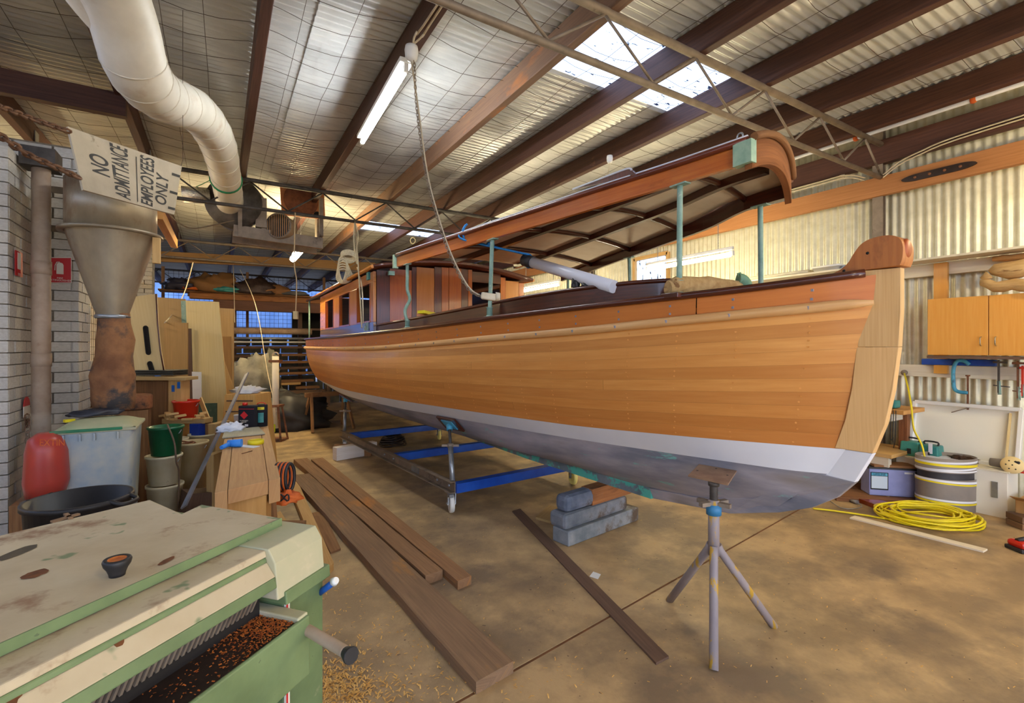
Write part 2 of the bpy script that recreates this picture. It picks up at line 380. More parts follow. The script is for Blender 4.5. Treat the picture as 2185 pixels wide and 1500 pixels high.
# corrugated sheets (shared meshes)
def corr(name,L,w=.774,pitch=.0762,amp=.0115,mt='galv roof',nl=2):
    mb=MB(); n=int(w/pitch*8); G=[[(L*i/nl,w*j/n,amp*math.cos(2*math.pi*(w*j/n)/pitch)) for i in range(nl+1)] for j in range(n+1)]
    mb.grid(G,True); me=bpy.data.meshes.new(name); me.from_pydata(mb.v,[],mb.f); uv=me.uv_layers.new(); uv.data.foreach_set('uv',[c for f in mb.uv for u in f for c in u])
    me.polygons.foreach_set('use_smooth',mb.sm); me.materials.append(MATS[mt]); return me
ce=thing('ceiling',(0,0,ZR),kind='structure')
def sheet(me,parent,loc,name,rot=(0,0,0),color=None,label=None):
    o=bpy.data.objects.new(name,me); COL.objects.link(o); o.parent=parent; o.location=Vector(loc)-Vector(WL[parent.name]); o.rotation_euler=rot
    if color: o.color=(*color,1)
    if label: o['label']=label
    return o
mL=corr('sheet_a',XL*-1+.70); mRt=corr('sheet_b',XW+.05-.62); mR1=corr('sheet_c',2.47-.62); mS=corr('sheet_d',1.66,mt='glazing'); mR2=corr('sheet_e',XW+.05-4.06)
for k in range(-9,26):
    y=2.74+.762*k; g=random.uniform(.86,1.1); dz=.003*(k%2)
    sheet(mL,ce,(XL,y,ZR+dz),'roof_sheet',color=(g,g,g)); g=random.uniform(.86,1.1)
    if k in (0,9):
        sheet(mR1,ce,(.62,y,ZR-.012+dz),'roof_sheet',color=(g,g,g)); sheet(mR2,ce,(4.06,y,ZR-.012+dz),'roof_sheet',color=(g,g,g))
        sheet(mS,ce,(2.43,y,ZR+.003+dz),'skylight_sheet',label='translucent white skylight sheet streaked with debris')
    else: sheet(mRt,ce,(.62,y,ZR-.012+dz),'roof_sheet',color=(g,g,g))
# right wall of upright sheets
wr=thing('wall_right',(XW,0,0),kind='structure')
mW=corr('wall_sheet',3.985,mt='galv wall'); mWl=corr('wall_sheet_low',1.75,mt='galv wall'); mWh=corr('wall_sheet_high',.905,mt='galv wall')
RW=(0,-math.pi/2,0)
for k in range(-8,26):
    y=2.44+.762*k; g=random.uniform(.92,1.04)
    if k==4:
        sheet(mWl,wr,(XW,y,0),'wall_sheet',RW,(g,g,g)); sheet(mWh,wr,(XW,y,3.08),'wall_sheet',RW,(g,g,g))
    else: sheet(mW,wr,(XW+.002*(k%2),y,0),'wall_sheet',RW,(g,g,g))
w1=thing('window_1',(XW,5.87,1.75),kind='structure')
for a,b in (((XW,5.49,1.75),(XW,5.49,3.08)),((XW,6.25,1.75),(XW,6.25,3.08)),((XW,5.49,1.76),(XW,6.25,1.76)),((XW,5.49,3.07),(XW,6.25,3.07))): MB().beam(a,b,.06,.06).build('window_frame','pine',w1)
MB().box((XW+.02,5.87,2.42),(.004,.74,1.3)).build('pane','glazing',w1)
# long timbers on the right wall
def beam_t(name,a,b,w,h,m,label,cat,bev=.004,kind=None,color=None): return MB().beam(a,b,w,h).build(name,m,label=label,cat=cat,bevel=bev,kind=kind,color=color)
zt=at(2185,300,x=6.27).z; zb=at(2185,349,x=6.27).z
beam_t('wall_girt',(6.27,-4,(zt+zb)/2),(6.27,17,(zt+zb)/2),.07,zt-zb,'wall beam','long brown timber girt high on the corrugated wall, holding an iron strap','beam')
hp=at(2000,362,x=6.22); mb=MB(); 
mb.prism([(.16*math.cos(a)*(1)+(.14 if math.cos(a)>0 else -.14),.035*math.sin(a)) for a in [2*math.pi*i/20 for i in range(20)]],(6.23,hp.y,(zt+zb)/2-.005),(0,1,0),(0,0,1),(-.02,0,0))
hs=mb.build('iron_strap','cast iron',label='black iron strap with four bolts fixed to the brown wall girt',cat='strap')
for i in range(4): MB().lathe([(0,.012),(.012,.01),(.014,0)],(6.21,hp.y-.18+.12*i,(zt+zb)/2-.005),8,R3(0,-math.pi/2,0)).build('bolt','rusty',hs)
beam_t('eaves_plate',(6.3,-4,3.66),(6.3,20,3.66),.09,.26,'purlin','dark eaves timber along the top of the corrugated wall','beam')
zt2=at(1960,566,x=6.33).z; zb2=at(1960,592,x=6.33).z
beam_t('white_girt',(6.33,-4,(zt2+zb2)/2),(6.33,17,(zt2+zb2)/2),.06,zt2-zb2,'white timber','white painted wall rail behind the stem head, above the cupboards','rail')
zt3=at(1960,778,x=6.33).z; zb3=at(1960,803,x=6.33).z
beam_t('tool_rail',(6.33,-4,(zt3+zb3)/2),(6.33,12,(zt3+zb3)/2),.05,zt3-zb3,'white timber','white painted wall rail below the cupboards, hung with clamps','rail')
for i,y in enumerate((2.46,7.36,12.3)):
    c=MB(); c.box((6.28,y,2),(.012,.1,3.99)); c.box((6.34,y,2),(.012,.1,3.99)); c.box((6.31,y,2),(.06,.008,3.99))
    c.build('steel_column','steel dusty',label=['grey steel wall column nearest the bow, below the front truss end','steel wall column behind the cabin roof','steel wall column at the far end of the right wall'][i],cat='column')
# conduit and cables under the eaves
MB().tube([(6.1,-4,3.84),(6.1,12,3.84)],.022,8).build('conduit_pipe','pvc white',label='long white conduit pipe under the eaves of the right wall',cat='pipe')
for k,(px,py) in enumerate(((2073,230),(1822,311))):
    p=at(px,py,x=6.05); MB().lathe([(0,-.02),(.03,-.02),(.036,0),(.03,.02),(0,.02)],(6.1,p.y,3.84),10,R3(math.pi/2,0,0)).build('conduit_ring','orange cloth',label=['orange fitting on the white conduit near the right picture edge','orange fitting on the white conduit above the truss end'][k],cat='fitting')
for k in range(2):
    pts=spline([(6.22,-3,3.66-.03*k),(6.22,1.2,3.6-.03*k),(6.22,2.1,3.52-.03*k),(6.2,2.38,3.38-.03*k)],6)
    MB().tube(pts,.008,5).build('electric_cable','cord',label=('upper','lower')[k]+' pale electric cable clipped along the eaves timber at right',cat='cable')
    pts=spline([(6.2,2.55,3.4-.03*k),(6.22,2.8,3.5-.03*k),(6.22,3.4,3.5-.03*k),(6.22,9,3.52-.03*k)],6)
    MB().tube(pts,.008,5).build('electric_cable','cord',label=('upper','lower')[k]+' pale electric cable on the eaves timber beyond the truss end',cat='cable')
# purlins
PX=[-3.8,-2.8,-1.78,-.76,.27,1.27,2.27,3.18,4.05,4.95,5.8]
PLB=['roof purlin at the far left','roof purlin left of the brick piers','roof purlin above the brick piers','dark roof purlin just left of the white duct','dark roof purlin right of the white duct','roof purlin carrying the fluorescent tube','roof purlin along the left edge of the large skylight, orange patched','roof purlin crossing the middle of the large skylight','reddish roof purlin along the right edge of the large skylight','roof purlin fourth from the right wall, above the canopy front','dark roof purlin nearest the eaves of the right wall']
PLB[9]='dark roof purlin second from the right wall'
for x,lb in zip(PX,PLB):
    MB().beam((x,-4,3.865),(x,21.5,3.865),.075,.22).build('roof_purlin','purlin orange' if x in(2.27,) else 'purlin',label=lb,cat='beam',group=None,bevel=.006)
MB().beam((-4.5,5.56,3.68),(-.72,5.56,3.68),.08,.2).build('cross_beam','purlin',label='dark beam crossing under the left roof towards the duct',cat='beam')
# trusses
def angle(mb,a,b,s=.05,t=.006,up=UP):
    a=Vector(a);b=Vector(b); mb.beam(a,b,s,t); mb.beam(a-UP*s/2,b-UP*s/2,t,s); return mb
TL=['front steel lattice truss crossing above the boat canopy','second steel lattice truss, in front of the speaker box','third steel lattice truss, below the blue roof','fourth dark steel lattice truss at the mesh screen']
for i,(y,xl,mt) in enumerate(((2.42,-4.5,'steel dusty'),(7.35,-4.5,'steel dark'),(12.25,-4.5,'steel dusty'),(17.1,-4.5,'steel dark'))):
    t=thing('roof_truss',(0,y,3.35),TL[i],'truss'); x1=6.26; zt_,zb_=3.74,3.37
    MB().tube([(xl,y,zt_),(x1,y,zt_)],.03,8).build('top_chord',mt,t); MB().tube([(xl,y,zb_),(x1,y,zb_)],.024,8).build('bottom_chord',mt,t)
    x=2.2-.92*7; 
    while x<x1-.3:
        if x>xl-.1:
            MB().tube([(x,y,zt_-.02),(min(x+.46,x1),y,zb_+.02)],.011,6).build('web_bar',mt,t)
            if x+.92<x1: MB().tube([(x+.46,y,zb_+.02),(x+.92,y,zt_-.02)],.011,6).build('web_bar',mt,t)
        x+=.92
    for px in PX: MB().box((px+.045,y-.02,3.83),(.008,.13,.12)).build('cleat','galv',t)
# sagging wire netting
mb=MB(); 
def wz(x,y):
    j=min(range(len(PX)-1),key=lambda k:abs(x-(PX[k]+PX[k+1])/2)); u=(x-PX[j])/(PX[j+1]-PX[j]); u=min(max(u,0),1)
    return 3.962-.10*math.sin(math.pi*u)*(.7+.5*mnoise.noise(Vector((x,y*1.3,0))))
x=-4.4
while x<6.2:
    w=mnoise.noise(Vector((x*3,0,0)))*.1; pts=[(x+w+.03*mnoise.noise(Vector((x*5,y*.5,7))),y,wz(x,y)) for y in [(-1+.5*i) for i in range(34)]]
    mb.tube(pts,.0022,3,cap=False); x+=.31
y=-1.
while y<15.5:
    pts=[(x,y+.06*mnoise.noise(Vector((x*1.2,y*3,3)))+.02*x,wz(x,y)) for x in [(-4.4+.2*i) for i in range(54)]]
    mb.tube(pts,.0022,3,cap=False); y+=.30
mb.build('wire_netting','wire',label='sagging wire netting strung under the roof sheets',cat='netting',kind='stuff')
# left side brick piers
bm=MB().box((0,0,0),(1,1,1)); bme=bpy.data.meshes.new('brick'); bme.from_pydata(bm.v,[],bm.f); bme.materials.append(MATS['brick paint'])
def bricks(parent,a,dv,L,z0,z1,n):
    a=Vector(a);dv=Vector(dv).normalized(); z=z0; r=0; Rz=math.atan2(dv.y,dv.x)
    while z<z1-.03:
        u=-(.12 if r%2 else 0)
        while u<L-.02:
            s=max(u,0);e=min(u+.23,L)
            if e-s>.03:
                o=bpy.data.objects.new('brick',bme); COL.objects.link(o); o.parent=parent
                p=a+dv*((s+e)/2)+Vector(n)*(.045-.055+random.uniform(-.003,.003)); p.z=z+.038
                o.location=p-Vector(WL[parent.name]); o.rotation_euler=(0,0,Rz); o.scale=(e-s-.006,.11,.078); g=random.uniform(.88,1.06); o.color=(g,g,g,1)
            u+=.24
        z+=.086; r+=1
def pier(nm,x0,x1,yf,yb,z1,bx0=None):
    t=thing(nm,((x0+x1)/2,yf,0),kind='structure'); MB().box(((x0+x1)/2,(yf+yb)/2+.01,z1/2),(x1-x0-.03,yb-yf-.03,z1-.01)).build('mortar_core','mortar',t)
    bricks(t,(x0,yf+.045,0),(1,0,0),x1-x0,.0,z1,(0,-1,0)); bricks(t,(x1-.045,yf+.01,0),(0,1,0),yb-yf,.0,z1,(1,0,0)); return t
pier('wall_left',-2.1,-1.27,4.75,5.42,2.92); pier('wall_left',-1.9,-1.02,5.42,5.85,3.2); pier('wall_left',-1.75,-1.15,12.0,12.5,3.3)
wl=thing('wall_left',(-1.4,9,0),kind='structure'); MB().box((-1.44,8.9,.6),(.1,6.1,1.2)).build('wall_core','mortar',wl); bricks(wl,(-1.39,5.86,0),(0,1,0),3.4,.35,1.2,(1,0,0))
for z in (1.25,2.75): MB().beam((-1.4,5.86,z),(-1.4,12,z),.1,.09).build('rail','pine',wl)
for y in (6.4,7.6,9.2,10.7): MB().beam((-1.4,y,1.2),(-1.4,y,2.8),.07,.07).build('stud','pine',wl)
mb=MB()
for i in range(60): mb.tube([(-1.4,5.9+.1*i,1.25),(-1.4,5.9+.1*i,2.75)],.003,3)
for i in range(15): mb.tube([(-1.4,5.9,1.3+.1*i),(-1.4,12,1.3+.1*i)],.003,3)
mb.build('mesh_infill','wire',wl)
# outer left wall: cream boards, open at the top so daylight rakes under the roof
MB().box((XL,9,1.5),(.05,26,3.)).build('wall_outer','ply cream',kind='structure')
# back wall of loose-laid masonry blocks with gaps, timber in front
wb=thing('wall_back',(1,13.6,0),kind='structure')
for r in range(9):
    z=.1+.19*r; x=-1.0+(.24 if r%2 else 0)
    while x<6:
        MB().box((x+.19,13.6,z),(.39 if random.random()<.75 else .34,.14,.18)).build('block','block masonry',wb,color=(lambda g:(g,g,g))(random.uniform(.6,1.0))); x+=.425
mb=MB()
for i in range(72): mb.tube([(-1.1+.1*i,13.62,1.6),(-1.1+.1*i,13.62,3.3)],.004,3)
for i in range(18): mb.tube([(-1.1,13.62,1.6+.1*i),(6.1,13.62,1.6+.1*i)],.004,3)
mb.build('mesh_screen','wire',wb)
for x in (-1.1,.6,2.4,4.2,6.0): MB().beam((x,13.62,1.5),(x,13.62,3.35),.06,.06).build('stud','old timber',wb)
mat('far wall','#5b7aa8','#7d99c2',sc=1.2,rough=.8); MB().box((2.75,13.5,2.15),(2.3,.03,.95)).build('rack_blackout','shadow dark',wb); MB().box((1.6,26,2.6),(16,.2,5.2)).build('wall_far','far wall',kind='structure')  # added: dark panel blocks blue daylight behind rack; blue-tinted wall covers the sky
MB().box((-3.1,9.4,2),(3.12,.1,4)).build('wall_side','brick paint',kind='structure',color=(1.1,1.0,.82))
# wall behind the camera with an open door bay
for x0,x1,z0,z1 in ((-4.6,-4.2,0,4),(5.6,6.4,0,4),(-4.2,5.6,3.7,4)): MB().box(((x0+x1)/2,-4.02,(z0+z1)/2),(x1-x0,.05,z1-z0)).build('wall_front','galv wall',kind='structure')
# ---------------- lamps: seen ones, then added fill ----------------
def batten(p0,p1,label,hangs,em,es,col,ctop='white plastic',group=None,r=.02,w=.1,drop=.0):
    p0=Vector(p0);p1=Vector(p1); c=(p0+p1)/2; t=thing('tube_lamp',c,label,'lamp',group)
    MB().beam(p0+UP*(.055+r*.6),p1+UP*(.055+r*.6),(.035 if hangs else w),.04).build('housing',ctop,t,bevel=.006)
    x=(p1-p0).normalized(); MB().tube([p0+x*.04,p1-x*.04],r,10).build('tube',emis(em,col,es),t)
    for q in (p0+x*.02,p1-x*.02): MB().box(q+UP*.012,(.05,.03,.055),YR(x.x,x.y)).build('lamp_holder','white plastic',t)
    if hangs:
        for f in (.15,.85):
            q=p0.lerp(p1,f); chain_mb([q+UP*.08,Vector((q.x,q.y,3.74))],.002,.02).build('hanger_chain','galv',t)
    return t
batten((1.22,3.55,3.62),(1.27,5.1,3.62),'bright fluorescent tube fixed under the roof purlin above the boat',False,'tube cool',70,COOL)
batten((5.2,3.5,2.6),(5.2,4.85,2.6),'hanging white tube lamp by the right wall, behind the canopy post',True,'tube warm',55,(1,.86,.52),r=.028)
batten((5.2,6.9,2.62),(5.2,8.2,2.62),'far hanging tube lamp beyond the white pole',True,'tube warm',55,(1,.86,.52),r=.028)
batten((1.15,8.4,3.1),(1.15,9.6,3.1),'yellow tube lamp hanging behind the blower platform',True,'tube yellow',105,(1,.79,.42),r=.055)
batten((6.15,-3.4,2.0),(6.15,-1.9,2.0),'added unseen fill lamp low on the right wall behind the photographer',False,'fill tube amber',110,WARM)  # added lamp out of view, lifts the light under the canopy
batten((1.2,-2.6,3.62),(1.2,-1.1,3.62),'added unseen fill lamp on the purlin behind the photographer',False,'fill tube amber',110,WARM)  # added lamp behind the camera for warm fill
batten((5.3,-.75,2.9),(5.3,.65,2.9),'added unseen fill lamp hanging right of the bow above the cupboards',True,'fill tube amber',110,WARM)  # added lamp kept just outside the frame for warm fill
batten((-3.2,6.6,2.6),(-3.2,7.9,2.6),'added hidden fill lamp in the side room beyond the brick pier',True,'tube yellow',80,(1,.79,.42))  # added lamp, hidden, to light the cream side wall
batten((-1.05,8.6,2.95),(-1.05,9.4,2.95),'added hidden fill lamp hanging over the leaning plywood sheets',True,'tube yellow',80,(1,.79,.42))  # added lamp, hidden behind the dust separator, warms the plywood
def fill_lamp(x,y,ang,label,el=50,h=.75):  # added tripod lights, out of sight, brighten the roof and canopy underside
    t=thing('fill_light',(x,y,0),label,'lamp'); R=R3(0,0,ang); f=R@Vector((0,1,0)); e=math.radians(el); n=f*math.cos(e)+UP*math.sin(e); Rm=n.to_track_quat('Z','Y').to_matrix(); c=Vector((x,y,h))
    MB().box(c,(.5,.3,.05),Rm).build('housing','yellow plastic',t,bevel=.008); MB().box(c+n*.028,(.44,.24,.006),Rm).build('lamp_panel',emis('worklight panel',(1,.86,.6),FILL),t)
    MB().tube([(x,y,.02),(x,y,h-.03)],.016,8).build('stem','steel dark',t)
    for k in range(3): a=2.1*k; MB().tube([(x,y,.2),(x+.3*math.cos(a),y+.3*math.sin(a),.01)],.012,6).build('leg','steel dark',t)
    return t
FILL=75
fill_lamp(.6,-2.3,-.5,'added unseen yellow tripod fill light behind the photographer, left one',50)
fill_lamp(3.6,-2.6,-.1,'added unseen yellow tripod fill light behind the photographer, right one',50)
fill_lamp(4.9,4.9,.6,'added hidden yellow tripod fill light behind the boat near the wall',70,.55)
# ---------------- the boat ----------------
XC=2.66
boat=thing('wooden_launch',(XC,5,.38),'long wooden launch with honey varnished planks, white waterline band and canopy','boat')
ws=pchip([1.03,1.25,1.5,1.87,2.4,2.9,3.4,3.9,4.4,4.9,5.5,7,8.5,9.5,10.3,11,11.4,11.62],[.040,.18,.31,.45,.60,.72,.83,.93,1.02,1.10,1.18,1.32,1.35,1.30,1.12,.78,.42,.03])
zs=pchip([1,1.5,1.87,2.4,3.4,4.4,5.5,7,9,11.6],[1.84,1.79,1.77,1.75,1.71,1.67,1.64,1.62,1.62,1.66])
zr=pchip([1,1.5,1.87,2.4,3.4,4.4,5.5,7,9,11.6],[1.71,1.67,1.645,1.61,1.565,1.52,1.485,1.475,1.48,1.52])
wt=pchip([1.16,1.35,1.97,2.83,3.66,4.1,5.04,6.8,8.5,9.5,10.3,10.9,11.2],[.040,.13,.38,.60,.81,.91,1.10,1.28,1.26,1.08,.74,.34,.03])
zt_=pchip([1.1,2,2.8,6.8,9,11.2],[1.0,.975,.95,.945,.975,1.06])
wb_=pchip([1.24,1.4,1.7,2.03,2.8,3.8,5.2,6.8,8.5,9.5,10.2,10.9],[.040,.12,.20,.29,.49,.70,.99,1.16,1.10,.86,.48,.03])
zb_=pchip([1.2,2,4,7,9,10.9],[.86,.845,.83,.83,.865,.97])
zk_=pchip([1.5,2,2.6,4,7,9,10.7],[.62,.52,.48,.46,.45,.50,.66])
LN={'S':(1.03,11.62,ws,zs),'R':(1.04,11.55,lambda y:ws(y+.0)-.004 if y>1.2 else ws(y),zr),'T':(1.16,11.2,wt,zt_),'B':(1.24,10.9,wb_,zb_),'K':(1.5,10.7,lambda y:.03,zk_)}
NT=96
def lp(k,t,side=-1):
    y0,y1,w,z=LN[k]; y=y0+(y1-y0)*t; return Vector((XC+side*w(y),y,z(y)))
TS=[(i/NT)**1.25 for i in range(NT+1)]
def hp_(ka,kb,q,t,side=-1):
    a=lp(ka,t,side);b=lp(kb,t,side); p=a.lerp(b,q); e=min(t*4,1)*min((1-t)*6,1)
    if ka=='R': p.x+=side*.055*math.sin(math.pi*q)**.9*e*(1 if t>.12 else 1)
    if kb=='K': p.x+=side*(.10*e)*math.sin(math.pi*q); p.z-=.05*e*math.sin(math.pi*q)
    return p
def strake(name,m,ka,kb,q0,q1,side=-1,parent=boat,color=None,nq=3,off=0.,t0=0.,t1=1.,gap=.0002,label=None,inset=.018):
    mb=MB(); G=[]; ts=[t for t in TS if t0<=t<=t1]
    if ts[0]>t0: ts=[t0]+ts
    if ts[-1]<t1: ts=ts+[t1]
    for t in ts:
        row=[]
        for j in range(nq+1):
            q=q0+(q1-q0)*j/nq; p=hp_(ka,kb,q,t,side)
            if j==0: p.z-=gap
            if j==nq: p.z+=gap
            p.x+=side*off; row.append(p)
        G.append(row)
    mb.grid(G,True,flip=(side<0)); iv=Vector((side*inset,0,0))
    mb.grid([[g[0]-iv,g[0]] for g in G],False,flip=(side<0)); mb.grid([[g[-1],g[-1]-iv] for g in G],False,flip=(side<0))
    return mb.build(name,m,parent,color=color,label=label)
tones=[(1.12,1.10,1.04),(.86,.76,.66),(1.0,.94,.86),(.98,.90,.8),(.84,.72,.60),(.96,.86,.74),(.84,.70,.58),(.90,.76,.62),(.78,.62,.48),(.84,.66,.52)]
NP=10
for side in (-1,1):
    hs_=MB(); 
    for ka,kb in (('S','R'),('R','T'),('T','B'),('B','K')):
        hs_.grid([[hp_(ka,kb,q/4,t,side)-Vector((side*.012,0,0)) for q in range(5)] for t in TS],True,flip=(side<0))
    hs_.build('inner_hull','shadow dark',boat)
    for i in range(NP):
        c=tones[i]; m='hull wood'
        if side<0:  # each strake is two lengths butted together
            tb=(.30,.16,.42,.24,.36,.12,.28,.40,.2,.33)[i]; k=random.uniform(.93,1.03)
            strake('hull_plank',m,'R','T',i/NP,(i+1)/NP,side,color=c,t1=tb-.00006); strake('hull_plank',m,'R','T',i/NP,(i+1)/NP,side,color=tuple(x*k for x in c),t0=tb+.00006)
        else: strake('hull_plank',m,'R','T',i/NP,(i+1)/NP,side,color=c)
    strake('sheer_plank',m,'S','R',0,1,side,color=(.86,.56,.32),off=.004,t1=.0665); strake('sheer_plank',m,'S','R',0,1,side,color=(.80,.54,.30),off=.004,t0=.067)
    strake('waterline_band','white paint','T','B',0,1,side,off=.001,gap=0,label='glossy white waterline band')
    strake('bottom_planking','copper bottom','B','K',0,1,side,nq=8,gap=0,label='weathered grey bottom with green copper stains')
    # rubbing strake and cap rail
    for nm,mt,k,r,dz,dx in (('rubbing_strake','pale rail','R',.026,0,.016),('cap_rail','mahogany','S',.02,.012,.012)):
        pts=[lp(k,t,side)+Vector((side*dx,0,dz)) for t in TS[2 if k=='R' else 1:]]
        if k=='R': pts=[pts[0]+Vector((side*-.03,-.10,.004))]+pts
        MB().tube(pts,[(.012 if (i==0 and k=='R') else r) for i in range(len(pts))],10).build(nm,mt,boat)
# fastenings along the frames
mb=MB()
for f in range(34):
    t=(.02+f*.028); 
    for i in range(NP):
        for q in (.28,.72):
            p=hp_('R','T',(i+q)/NP,t,-1); p.x-=.0006; p.y+=random.uniform(-.01,.01)
            a=hp_('R','T',(i+q)/NP,t+.004,-1); b=hp_('R','T',(i+q+.1)/NP,t,-1); n=(a-p).cross(b-p).normalized()
            if n.x>0: n=-n
            u=n.orthogonal().normalized(); v=n.cross(u); ct=p+n*.0007; n_=7
            mb.add([ct+u*(.0055*math.cos(2*math.pi*k/n_))+v*(.0055*math.sin(2*math.pi*k/n_)) for k in range(n_)],[tuple(range(n_))])
mb.build('plank_bungs','hull wood',boat,kind='stuff',color=(1.12,1.05,1.0))
mb=MB()
for f in range(30):
    t=.02+f*.03; p=lp('R',t)+Vector((-.041,0,0)); mb.box(p,(.004,.016,.016))
    for q in (.3,.65):
        p=hp_('S','R',q,t); p.x-=.007; mb.box(p,(.004,.012,.012))
mb.build('rail_screws','copper bottom',boat,kind='stuff')
# stem, band, forefoot and keel: profile in (y,z), 8 cm thick
SF=[(.945,1.86),(.945,1.66),(.955,1.46),(.975,1.3),(1.005,1.14),(1.06,.985)]
SB=[(1.17,.99),(1.11,1.14),(1.085,1.3),(1.075,1.46),(1.07,1.66),(1.07,1.86)]
yfr=pchip([.42,.49,.585,.66,.745,.84,.985,1.14,1.3,1.46,1.86],[2.4,1.8,1.5,1.33,1.21,1.13,1.06,1.005,.975,.955,.945])
def slabx(poly,w,name,m,tp=True,**k):
    mb=MB().prism(poly,(XC-w/2,0,0),(0,1,0),(0,0,1),(w,0,0))
    if tp and min(p[0] for p in poly)<1.4:
        for v in mb.v:
            hw=.02+.042*min(max((v.y-yfr(v.z))/.13,0),1); v.x=XC+(hw if v.x>XC else -hw)
    return mb.build(name,m,boat,bevel=.003,**k)
slabx([(.945,1.86),(.945,1.66),(.953,1.5),(1.10,1.5),(1.095,1.66),(1.09,1.86)],.10,'stem_piece','oak',label='pale new oak stem head')
slabx([(.953,1.499),(.975,1.3),(1.005,1.14),(1.055,.995),(1.20,1.0),(1.155,1.14),(1.125,1.3),(1.105,1.499)],.098,'stem_piece','oak',color=(1.12,1.1,1.1))
slabx([(1.055,.994),(1.13,.84),(1.36,.86),(1.31,.999)],.096,'stem_band','white paint')
slabx([(1.13,.839),(1.21,.745),(1.33,.66),(1.5,.585),(1.8,.49),(2.4,.42),(2.4,.50),(2.0,.54),(1.62,.64),(1.42,.76),(1.30,.859)],.085,'forefoot','copper bottom')
slabx([(2.4,.42),(4,.385),(7,.38),(9,.40),(10.6,.45),(10.9,.7),(10.6,.72),(9,.51),(7,.46),(4,.47),(2.4,.50)],.09,'keel','keel patina',label='long keel edged in blue green')
slabx([(10.75,.7),(11.0,.7),(11.3,1.1),(11.5,1.6),(11.3,1.6),(11.1,1.1)],.08,'stern_post','hull wood')
slabx([(10.62,.42),(11.05,.42),(11.25,.95),(11.02,.95),(10.85,.68)],.04,'rudder','copper bottom')
# deck
mb=MB(); mb.grid([[Vector((XC-1*ws(y)*.97,y,zs(y)-.06)),Vector((XC,y,zs(y)-.02)),Vector((XC+ws(y)*.97,y,zs(y)-.06))] for y in [1.1+.11*i for i in range(96)]],True,th=(0,0,-.025)); mb.build('deck','varnish',boat)
# carved stem head fitting
prof=[(1.33,1.832),(1.25,1.853),(1.185,1.875),(1.145,1.905),(1.12,1.945),(1.09,1.985),(1.05,2.005),(.99,2.01),(.945,1.995),(.925,1.96),(.925,1.9),(.935,1.866),(1.1,1.862),(1.2,1.845)]
mb=MB(); n=len(prof)
G=[]
for sx in (-1,-.75,0,.75,1):
    w=.05+.03*(1-abs(sx)**4)
    G.append(sx)
pf=[(p.x,p.y) for p in spline([Vector((a_,b_,0)) for a_,b_ in prof[:12]],4)]+prof[12:]; mb.prism(pf,(XC-.058,0,0),(0,1,0),(0,0,1),(.116,0,0),smooth=True); mb.build('stem_head','carved',boat,bevel=.02,label='rounded carved brown bow block',color=(1.0,1.05,1.1))
mb=MB(); mb.lathe([(0,0),(.034,0),(.042,-.008),(.042,-.014)],(XC,.921,1.945),16,R3(math.pi/2,0,0),sx=1,sy=1.1); mb.build('end_face','carved',boat,color=(.8,.5,.45))
for y,z in ((1.06,1.94),(1.16,1.87)): MB().lathe([(0,.001),(.007,.001),(.007,0)],(XC-.0585,y,z),8,R3(0,-math.pi/2,0)).build('bolt_hole','black',boat)
# cockpit coaming rounded at the front
cp=spline([Vector((a,b,0)) for a,b in [(1.63,5.78),(1.70,5.0),(1.84,4.0),(2.02,3.0),(2.15,2.5),(2.27,2.2),(2.42,2.03),(2.66,1.96)]],5)
ztop=pchip([1.9,2.2,3,4,5,5.8],[1.915,1.91,1.885,1.83,1.785,1.76])
full=cp+[Vector((2*XC-p.x,p.y,0)) for p in reversed(cp[:-1])]
mb=MB(); mb.grid([[Vector((p.x,p.y,zs(p.y)-.08)),Vector((p.x,p.y,ztop(p.y)))] for p in full],True)
mb.grid([[Vector((p.x+.02*(XC-p.x),p.y+.02,zs(p.y)-.08)),Vector((p.x+.02*(XC-p.x),p.y+.02,ztop(p.y)))] for p in full],True,flip=True); mb.build('coaming','mahogany',boat)
MB().tube([Vector((p.x,p.y,ztop(p.y))) for p in full],.014,8).build('coaming_rail','mahogany',boat)
# cabin
mat('worn varnish','#5d4a4c','#73605e',sc=3,rough=.16,coat=.8,c3='#a98048',sc3=2.6,th3=.57,soft=.04)
CX0,CX1,CY0,CY1=1.60,3.72,5.8,9.35
zc0=1.60
side_pts=[('cabin_side',CX0,-1),('cabin_side',CX1,1)]
wins=[(5.93,6.62),(7.02,7.72),(8.15,8.85)]
for nm,x,s in side_pts:
    mb=MB(); mb.box((x,(CY0+CY1)/2,(zc0+1.80)/2),(.035,CY1-CY0,1.80-zc0)); mb.build('lower_panel','worn varnish',boat)
    mb=MB(); mb.box((x,(CY0+CY1)/2,2.345),(.035,CY1-CY0,.13))
    ys=[CY0]+[v for w in wins for v in w]+[CY1]
    for a,b in zip(ys[0::2],ys[1::2]): mb.box((x,(a+b)/2,2.04),(.035,b-a,.48))
    mb.build('window_frame','varnish light',boat,bevel=.004)
    for a,b in wins: 
        f=MB(); f.beam((x-s*-.0,a+.01,1.81),(x,b-.01,1.81),.05,.02); f.beam((x,a+.015,1.8),(x,a+.015,2.28),.045,.02); f.beam((x,b-.015,1.8),(x,b-.015,2.28),.045,.02); f.build('window_trim','varnish',boat)
def zroof(x): return 2.425+.13*(1-((x-XC)/1.12)**2)
